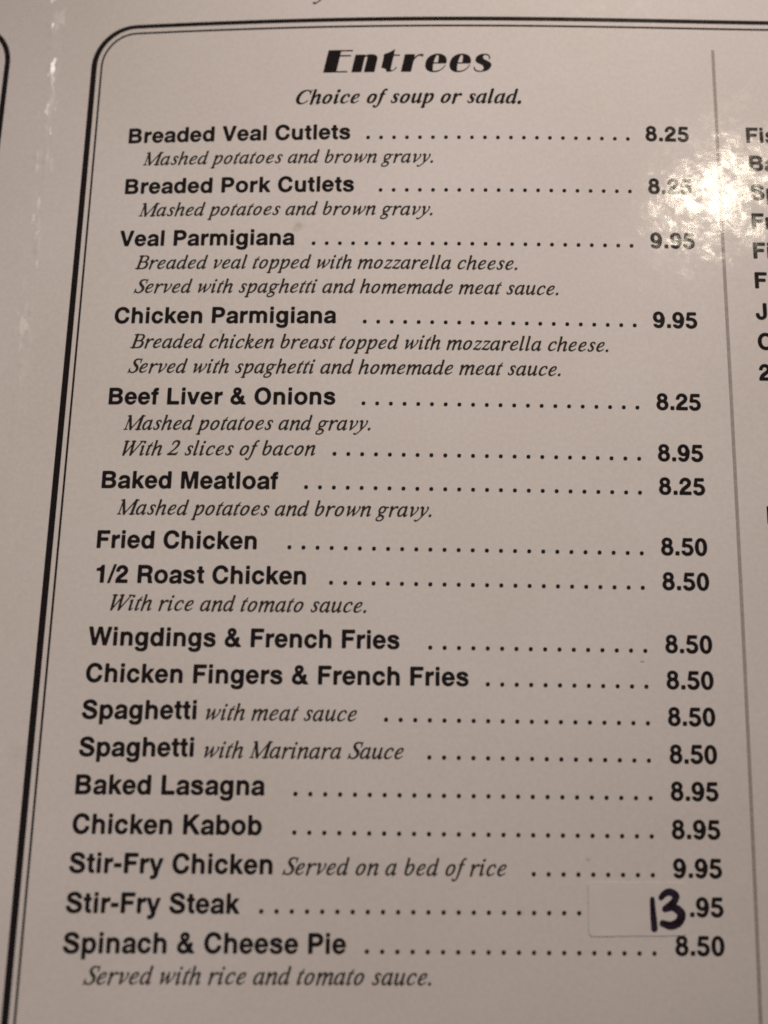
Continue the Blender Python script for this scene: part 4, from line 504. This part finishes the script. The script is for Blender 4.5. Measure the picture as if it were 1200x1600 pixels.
def text_geo(font, s, u0, v0, u1, v1, em, track=None):
    """lay s along the baseline (u0,v0)-(u1,v1) in mm so its ink fills it; em is the letter height"""
    lo, hi = ink_span(font, s)
    n = max(1, len(s) - 1)
    if u1 is None:                       # natural width
        kx, tr = em / 1000, 0.0
        u1 = u0 + (hi - lo) * kx; v1 = v0
    else:
        kx = em / 1000
        tr = ((u1 - u0) - (hi - lo) * kx) / n
        if abs(tr) > 0.03 * em:          # share a large misfit between letter width and spacing
            kx *= ((u1 - u0) / ((hi - lo) * kx)) ** 0.8
            tr = ((u1 - u0) - (hi - lo) * kx) / n
    verts, faces = [], []
    x = u0 - lo * kx
    slope = (v1 - v0) / max(1e-6, u1 - u0)
    for ch in s:
        wd, pts, tris = FONT[font][ch]
        b = len(verts)
        jx, jy = random.gauss(0, 0.008), random.gauss(0, 0.008)
        for p in pts:
            u = x + p.x * kx + jx
            v = v0 + slope * (u - u0) + p.y * em / 1000 + jy
            verts.append(P(u, v, INK))
        faces += [(b + i, b + j, b + k) for i, j, k in tris]
        x += wd * kx + tr
    # all triangles face up
    out = []
    for f in faces:
        a, b_, c = (verts[i] for i in f)
        out.append(f if (b_ - a).cross(c - a).z > 0 else (f[0], f[2], f[1]))
    return verts, out


def text(name, font, s, u0, v0, u1, v1, em, mat, parent, label=None):
    v, f = text_geo(font, s, u0, v0, u1, v1, em)
    o = mesh_obj(name, v, f, mat, parent, P(u0, v0))
    if label:
        o['label'] = label
    return o


def ribbon(path, half, closed=False, lift=INK):
    """flat line of varying half width (mm) along page points"""
    vs, fs = [], []
    n = len(path)
    for i, (u, v) in enumerate(path):
        a = path[i - 1] if (i or closed) else path[i]
        b = path[(i + 1) % n] if (i < n - 1 or closed) else path[i]
        t = Vector((b[0] - a[0], b[1] - a[1])).normalized()
        h = half(i) if callable(half) else half
        vs += [P(u - t.y * h, v + t.x * h, lift), P(u + t.y * h, v - t.x * h, lift)]
    for i in range(n if closed else n - 1):
        j = (i + 1) % n
        fs.append((2 * i, 2 * i + 1, 2 * j + 1, 2 * j))
    return vs, fs


def round_frame(u0, v0, u1, v1, rx, ry, step=1.2):
    pts = []
    for cx, cy, a0 in ((u0 + rx, v1 - ry, 180), (u1 - rx, v1 - ry, 90), (u1 - rx, v0 + ry, 0), (u0 + rx, v0 + ry, -90)):
        for k in range(19):
            a = math.radians(a0 - 90 * k / 18)
            pts.append((cx + rx * math.cos(a), cy + ry * math.sin(a)))
    out = []
    for a, b in zip(pts, pts[1:] + pts[:1]):
        n = max(1, int(math.hypot(b[0] - a[0], b[1] - a[1]) / step))
        out += [(a[0] + (b[0] - a[0]) * k / n, a[1] + (b[1] - a[1]) * k / n) for k in range(n)]
    return out


def frame_line(name, rect, rx, ry, side_w, top_w, mat, parent):
    path = round_frame(*rect, rx, ry)
    n = len(path)

    def half(i):
        a, b = path[i - 1], path[(i + 1) % n]
        t = Vector((b[0] - a[0], b[1] - a[1])).normalized()
        k = abs(t.y) ** 1.5
        return 0.5 * (top_w + (side_w - top_w) * k)
    v, f = ribbon(path, half, True)
    return mesh_obj(name, v, [tuple(reversed(q)) for q in f], mat, parent, P(*path[0]))


# ------------------------------------------------------------------ the table under the menu
ZT = min(page_z(u, v) for u in range(-130, 221, 10) for v in range(-215, 66, 10)) - 1.2
tv = [Vector((x, y, z)) for z in (ZT * MM - 0.03, ZT * MM) for x, y in ((-0.6, -0.55), (0.8, -0.55), (0.8, 0.45), (-0.6, 0.45))]
table = mesh_obj('table_top', tv, [(0, 3, 2, 1), (4, 5, 6, 7), (0, 1, 5, 4), (1, 2, 6, 5), (2, 3, 7, 6), (3, 0, 4, 7)], WOOD)
table['kind'] = 'structure'

# ------------------------------------------------------------------ the menu
menu = empty('menu', Vector((0, 0, 0)))
menu['label'] = 'open laminated cream menu sheet printed with black entree names and prices'
menu['category'] = 'menu'


def axis(a, b, coarse, fine):
    out, x = [], a
    while x < b - 1e-6:
        out.append(x)
        d = coarse
        for f0, f1, s in fine:
            if f0 <= x < f1:
                d = s
        x += d
    out.append(b)
    return out


us = axis(-128, 214, 3.0, ((-34, 118, 1.5), (-19.5, -12.0, 0.14)))
vs = axis(-214, 64, 3.0, ((-150, 40, 0.5),))
verts, faces = [], []
for v in vs:
    for u in us:
        z = crease(u, v) if -20 < u < -11.5 else 0.0
        verts.append(P(u, v, z))
nu, nv = len(us), len(vs)
for j in range(nv - 1):
    for i in range(nu - 1):
        faces.append((j * nu + i, j * nu + i + 1, (j + 1) * nu + i + 1, (j + 1) * nu + i))
# underside and edge: the sheet is 0.5 mm thick card and film
TH = 0.5
base = len(verts)
rim = [i for i in range(nu)] + [j * nu + nu - 1 for j in range(1, nv)] + [(nv - 1) * nu + i for i in range(nu - 2, -1, -1)] + [j * nu for j in range(nv - 2, 0, -1)]
for i in rim:
    p = verts[i]
    verts.append(Vector((p.x, p.y, p.z - TH * MM)))
m = len(rim)
for k in range(m):
    faces.append((rim[k], base + k, base + (k + 1) % m, rim[(k + 1) % m]))
cu = len(verts)
us2 = us[::8] + ([us[-1]] if (nu - 1) % 8 else [])
vs2 = vs[::8] + ([vs[-1]] if (nv - 1) % 8 else [])
for v in vs2:
    for u in us2:
        verts.append(P(u, v, -TH))
n2 = len(us2)
for j in range(len(vs2) - 1):
    for i in range(n2 - 1):
        faces.append((cu + j * n2 + i, cu + (j + 1) * n2 + i, cu + (j + 1) * n2 + i + 1, cu + j * n2 + i + 1))
mesh_obj('laminated_sheet', verts, faces, PAPER, menu, Vector((0, 0, 0)), smooth=True)

# frames: heavy line outside, hairline inside
fr = empty('panel_frame', P(-7.65, 15.7), menu)
fr['label'] = 'double line frame with rounded corners around the entrees'
frame_line('outer_line', (-7.64, -190, 207.6, 23.80), 7.6, 8.1, 1.05, 0.74, BLACK, fr)
frame_line('inner_line', (-6.22, -188.6, 206.2, 22.40), 6.2, 6.7, 0.36, 0.33, BLACK, fr)
fl = empty('panel_frame', P(-24.6, 15.7), menu)
fl['label'] = 'frame line of the left hand panel beyond the fold'
frame_line('outer_line', (-121, -190, -24.42, 25.5), 7.6, 8.1, 1.0, 0.74, BLACK, fl)
frame_line('inner_line', (-119.0, -188.0, -26.5, 23.5), 6.2, 6.7, 0.36, 0.33, BLACK, fl)

dv, df = ribbon([(105.08, 18.1 - 1.5 * k) for k in range(126)], 0.27)
d = mesh_obj('column_divider', dv, df, GREY, menu, P(105.08, 18.1))
d['label'] = 'thin grey vertical rule between the two columns'

text('heading', 'deco', 'Entrees', 34.88, 13.2, 65.14, 13.2, 6.12, BLACK, menu, 'slanted display heading reading Entrees')
text('subheading', 'bold_italic', 'Choice of soup or salad.', 30.1, 7.05, 70.4, 7.05, 4.05, BLACK, menu, 'bold italic line about soup or salad')

# ------------------------------------------------------------------ the entries
EM, EMI = 3.98, 3.72
DISHES = [   # name, u0, v0, u1, v1 | dots u0, v0, u1, v1, count | price, u0, v, u1 | italic lines
    (('Breaded Veal Cutlets', -0.03, 0.01, 40.04, 0.04), (43.22, 0.31, 89.17, 0.41, 21), ('8.25', 92.33, 0.12, 100.02), [('Mashed potatoes and brown gravy.', 2.93, -4.43, 54.75, -4.51)]),
    (('Breaded Pork Cutlets', 0.02, -9.98, 40.92, -10.02), (45.57, -9.76, 89.22, -9.59, 20), ('8.25', 92.46, -9.91, 100.14), [('Mashed potatoes and brown gravy.', 2.85, -14.35, 54.71, -14.44)]),
    (('Veal Parmigiana', -0.21, -20.01, 30.72, -20.02), (34.06, -19.76, 89.16, -19.73, 25), ('9.95', 92.47, -20.04, 100.17), [('Breaded veal topped with mozzarella cheese.', 2.86, -24.35, 69.33, -24.43), ('Served with spaghetti and homemade meat sauce.', 2.96, -28.81, 76.34, -28.91)]),
    (('Chicken Parmigiana', -0.04, -34.40, 38.31, -34.34), (43.23, -34.06, 89.23, -34.17, 21), ('9.95', 92.38, -34.49, 99.96), [('Breaded chicken breast topped with mozzarella cheese.', 3.08, -38.89, 84.61, -38.91), ('Served with spaghetti and homemade meat sauce.', 2.96, -43.34, 76.42, -43.28)]),
    (('Beef Liver & Onions', 0.10, -48.96, 38.54, -48.73), ((43.27, -48.50, 89.21, -48.61, 21), (38.61, -57.24, 89.20, -57.37, 23)), (('8.25', 92.42, -48.90, 99.92), ('8.95', 92.34, -57.66, 99.91)), [('Mashed potatoes and gravy.', 2.97, -53.38, 44.53, -53.10), ('With 2 slices of bacon', 3.13, -57.80, 35.42, -57.50)]),
    (('Baked Meatloaf', 0.05, -63.43, 29.40, -63.28), (34.05, -62.92, 89.15, -63.08, 25), ('8.25', 92.31, -63.30, 99.98), [('Mashed potatoes and brown gravy.', 2.94, -67.82, 54.77, -67.60)]),
    (('Fried Chicken', 0.05, -73.41, 26.28, -73.29), (31.63, -72.94, 89.10, -73.10, 26), ('8.50', 92.29, -73.32, 99.88), []),
    (('1/2 Roast Chicken', 0.36, -79.07, 34.52, -78.92), (38.56, -78.61, 89.08, -78.71, 23), ('8.50', 92.29, -78.97, 99.94), [('With rice and tomato sauce.', 3.08, -83.45, 44.34, -83.32)]),
    (('Wingdings & French Fries', -0.07, -89.06, 49.76, -88.98), (54.67, -88.73, 89.16, -88.77, 16), ('8.50', 92.41, -89.02, 99.97), []),
    (('Chicken Fingers & French Fries', 0.01, -94.82, 60.80, -94.64), (63.85, -94.35, 89.15, -94.39, 12), ('8.50', 92.38, -94.68, 99.97), []),
    (('Spaghetti', -0.12, -100.49, 17.87, -100.32), (47.76, -100.02, 89.20, -100.07, 19), ('8.50', 92.41, -100.36, 99.98), [('with meat sauce', 19.40, -100.39, 43.16, -100.31)]),
    (('Spaghetti', -0.11, -106.14, 17.74, -106.00), (54.62, -105.68, 89.18, -105.78, 16), ('8.50', 92.48, -106.12, 100.01), [('with Marinara Sauce', 19.42, -106.12, 50.62, -105.96)]),
    (('Baked Lasagna', -0.17, -111.76, 29.04, -111.63), (33.84, -111.40, 89.27, -111.46, 25), ('8.95', 92.44, -111.76, 100.00), []),
    (('Chicken Kabob', -0.18, -117.54, 28.84, -117.49), (33.85, -117.11, 89.25, -117.16, 25), ('8.95', 92.41, -117.47, 100.02), []),
    (('Stir-Fry Chicken', -0.18, -123.17, 30.69, -123.19), (70.79, -122.87, 89.24, -122.88, 9), ('9.95', 92.44, -123.21, 100.08), [('Served on a bed of rice', 32.18, -123.21, 66.61, -123.14)]),
    (('Stir-Fry Steak', -0.19, -128.82, 25.89, -128.86), (29.20, -128.52, 77.71, -128.49, 22), ('.95', 94.82, -128.88, 100.05), []),
    (('Spinach & Cheese Pie', -0.14, -134.45, 42.17, -134.45), (45.32, -134.14, 89.16, -134.24, 20), ('8.50', 92.40, -134.49, 99.98), [('Served with rice and tomato sauce.', 3.17, -138.74, 55.10, -138.82)]),
]


def dots(u0, v0, u1, v1, n, parent):
    vs_, fs_ = [], []
    for k in range(n):
        u = u0 + (u1 - u0) * k / max(1, n - 1)
        v = v0 + (v1 - v0) * k / max(1, n - 1)
        b = len(vs_)
        r = 0.335
        for q in range(12):
            a = 2 * math.pi * (q + .5) / 12
            c, s = math.cos(a), math.sin(a)
            e = r / max(1e-6, (abs(c) ** 3 + abs(s) ** 3) ** (1 / 3.0)) * 0.97
            vs_.append(P(u + e * c, v + e * s, INK))
        fs_.append(tuple(range(b, b + 12)))
    return mesh_obj('dot_leader', vs_, fs_, BLACK, parent, P(u0, v0))


for name, dot, price, ital in DISHES:
    first = name[0] if name else ital[0][0]
    root = empty('menu_entry', P(*(name[1:3] if name else dot[0:2])), menu)
    if name:
        root['label'] = 'menu line for ' + name[0]
        text('dish_name', 'sans', *name, EM, BLACK, root)
    for it in ital:
        text('description', 'italic', *it, EMI, SOFT, root)
    for dd in dot if isinstance(dot[0], tuple) else (dot,):
        dots(*dd, root)
    for pr in price if isinstance(price[0], tuple) else (price,):
        text('price', 'sans', pr[0], pr[1], pr[2], pr[3], pr[2], EM, BLACK, root)

# the second column, of which only the first letters are in view
for s, u, v in (('Fis', 110.2, 0.1), ('Ba', 110.45, -5.3), ('Sp', 110.4, -10.75), ('Fr', 110.3, -16.2), ('Fi', 110.25, -21.65),
                ('F', 110.2, -27.1), ('J', 110.05, -32.7), ('C', 110.1, -38.1), ('2', 110.0, -43.55), ('F', 109.98, -67.9)):
    r_ = empty('menu_entry', P(u, v), menu)
    text('dish_name', 'sans', s, u, v, None, None, EM, BLACK, r_)
text('description', 'italic', 'y', 32.6, 28.15, None, None, 4.6, SOFT, menu)

# small marks: a fleck under the film and a scratch
mv, mf = ribbon([(88.3, -90.5), (88.6, -90.42), (88.95, -90.55)], lambda i: (0.05, 0.10, 0.04)[i])
mesh_obj('fleck', mv, mf, GREY, menu, P(88.3, -90.5))
mv, mf = ribbon([(79.0, -120.4), (79.25, -120.9), (79.75, -120.3)], lambda i: (0.03, 0.06, 0.02)[i])
mesh_obj('scratch', mv, mf, GREY, menu, P(79.0, -120.4))

# ------------------------------------------------------------------ the pasted price correction
SK = ((79.12, -131.85), (94.30, -131.60), (94.45, -123.95), (79.16, -123.9))
ST = 0.13
nu_, nv_ = 24, 14
sv, sf = [], []
rnd = random.Random(3)


def sk_pt(a, b):
    p0 = [(1 - a) * SK[0][k] + a * SK[1][k] for k in (0, 1)]
    p1 = [(1 - a) * SK[3][k] + a * SK[2][k] for k in (0, 1)]
    return [(1 - b) * p0[k] + b * p1[k] for k in (0, 1)]


def lift_at(a, b):
    e = min(a * 15, (1 - a) * 15, b * 8, (1 - b) * 8)      # mm from the nearest edge
    curl = 0.10 * math.exp(-(min(b * 8, a * 15)) / 0.8) * (0.6 + 0.6 * noise.noise(Vector((a * 5, b * 4, 1.5))))
    return 0.055 + 0.12 * curl + 0.006 * noise.noise(Vector((a * 9, b * 6, 4.0)))


for j in range(nv_ + 1):
    for i in range(nu_ + 1):
        a, b = i / nu_, j / nv_
        u, v = sk_pt(a, b)
        if (i in (0, nu_)) and (j in (0, nv_)):
            u += 0.18 * (1 if i == 0 else -1); v += 0.18 * (1 if j == 0 else -1)
        if j in (0, nv_) and 0 < i < nu_:
            v += rnd.gauss(0, 0.02)
        sv.append(P(u, v, lift_at(a, b)))
for j in range(nv_):
    for i in range(nu_):
        k = j * (nu_ + 1) + i
        sf.append((k, k + 1, k + nu_ + 2, k + nu_ + 1))
top_n = len(sv)
rim = list(range(nu_ + 1)) + [j * (nu_ + 1) + nu_ for j in range(1, nv_ + 1)] + [nv_ * (nu_ + 1) + i for i in range(nu_ - 1, -1, -1)] + [j * (nu_ + 1) for j in range(nv_ - 1, 0, -1)]
for i in rim:
    sv.append(Vector((sv[i].x, sv[i].y, sv[i].z - 0.018 * MM)))
m = len(rim)
for k in range(m):
    sf.append((rim[k], top_n + k, top_n + (k + 1) % m, rim[(k + 1) % m]))
sf.append(tuple(top_n + k for k in range(m - 1, -1, -1)))
sticker = mesh_obj('price_sticker', sv, sf, STICKER, None, P(86.8, -128.0))
sticker['label'] = 'blank white correction sticker with 13 handwritten on it in black marker'
sticker['category'] = 'sticker'


def smooth_path(pts, n=10):
    out = []
    q = [tuple(2 * a - b for a, b in zip(pts[0], pts[1]))] + list(pts) + [tuple(2 * a - b for a, b in zip(pts[-1], pts[-2]))]
    for i in range(1, len(q) - 2):
        for k in range(n):
            t = k / n
            out.append(tuple(0.5 * (2 * b + (c - a) * t + (2 * a - 5 * b + 4 * c - d) * t * t + (3 * b - a - 3 * c + d) * t ** 3)
                             for a, b, c, d in zip(q[i - 1], q[i], q[i + 1], q[i + 2])))
    out.append(tuple(pts[-1]))
    return out


def pen(pts, lift):
    """a marker stroke (u, v, half width) with rounded ends, lying on the sticker"""
    c = smooth_path([(u, v, h * 1.2) for u, v, h in pts])
    path = [(a[0], a[1]) for a in c]
    hw = [a[2] for a in c]
    pre, post = [], []
    for s in (1, -1):
        i0, i1 = (0, 1) if s == 1 else (-1, -2)
        t = Vector((path[i0][0] - path[i1][0], path[i0][1] - path[i1][1])).normalized()
        for k in range(1, 6):
            ang = k / 5 * math.pi / 2
            e = (path[i0][0] + t.x * hw[i0] * math.sin(ang), path[i0][1] + t.y * hw[i0] * math.sin(ang), hw[i0] * max(0.02, math.cos(ang)))
            (pre if s == 1 else post).append(e)
    allp = list(reversed(pre)) + [(*a, h_) for a, h_ in zip(path, hw)] + post
    rr = random.Random(5)
    return ribbon([(a[0], a[1]) for a in allp], lambda i: allp[i][2] * (1 + rr.gauss(0, 0.03)), False, lift)


ONE = ((0.30, ((89.03, -126.35, .30), (89.10, -128.2, .36), (89.24, -130.6, .42))),)
THREE = ((0.306, ((90.42, -126.05, .36), (91.0, -125.5, .40), (91.8, -125.27, .42), (92.72, -125.85, .44), (92.25, -126.85, .46),
                  (91.45, -127.5, .47), (91.0, -127.72, .40))),
         (0.312, ((91.0, -127.74, .36), (92.3, -127.5, .44), (93.45, -128.4, .52), (93.05, -129.6, .54), (91.8, -130.15, .48), (90.5, -129.82, .38))))
for strokes in (ONE, THREE):
    dv_, df_ = [], []
    for lift, pts in strokes:
        pv, pf = pen(pts, lift - 0.19)
        df_ += [tuple(i + len(dv_) for i in f) for f in pf]
        dv_ += pv
    mesh_obj('handwritten_digit', dv_, df_, MARKER, sticker, P(91, -128))
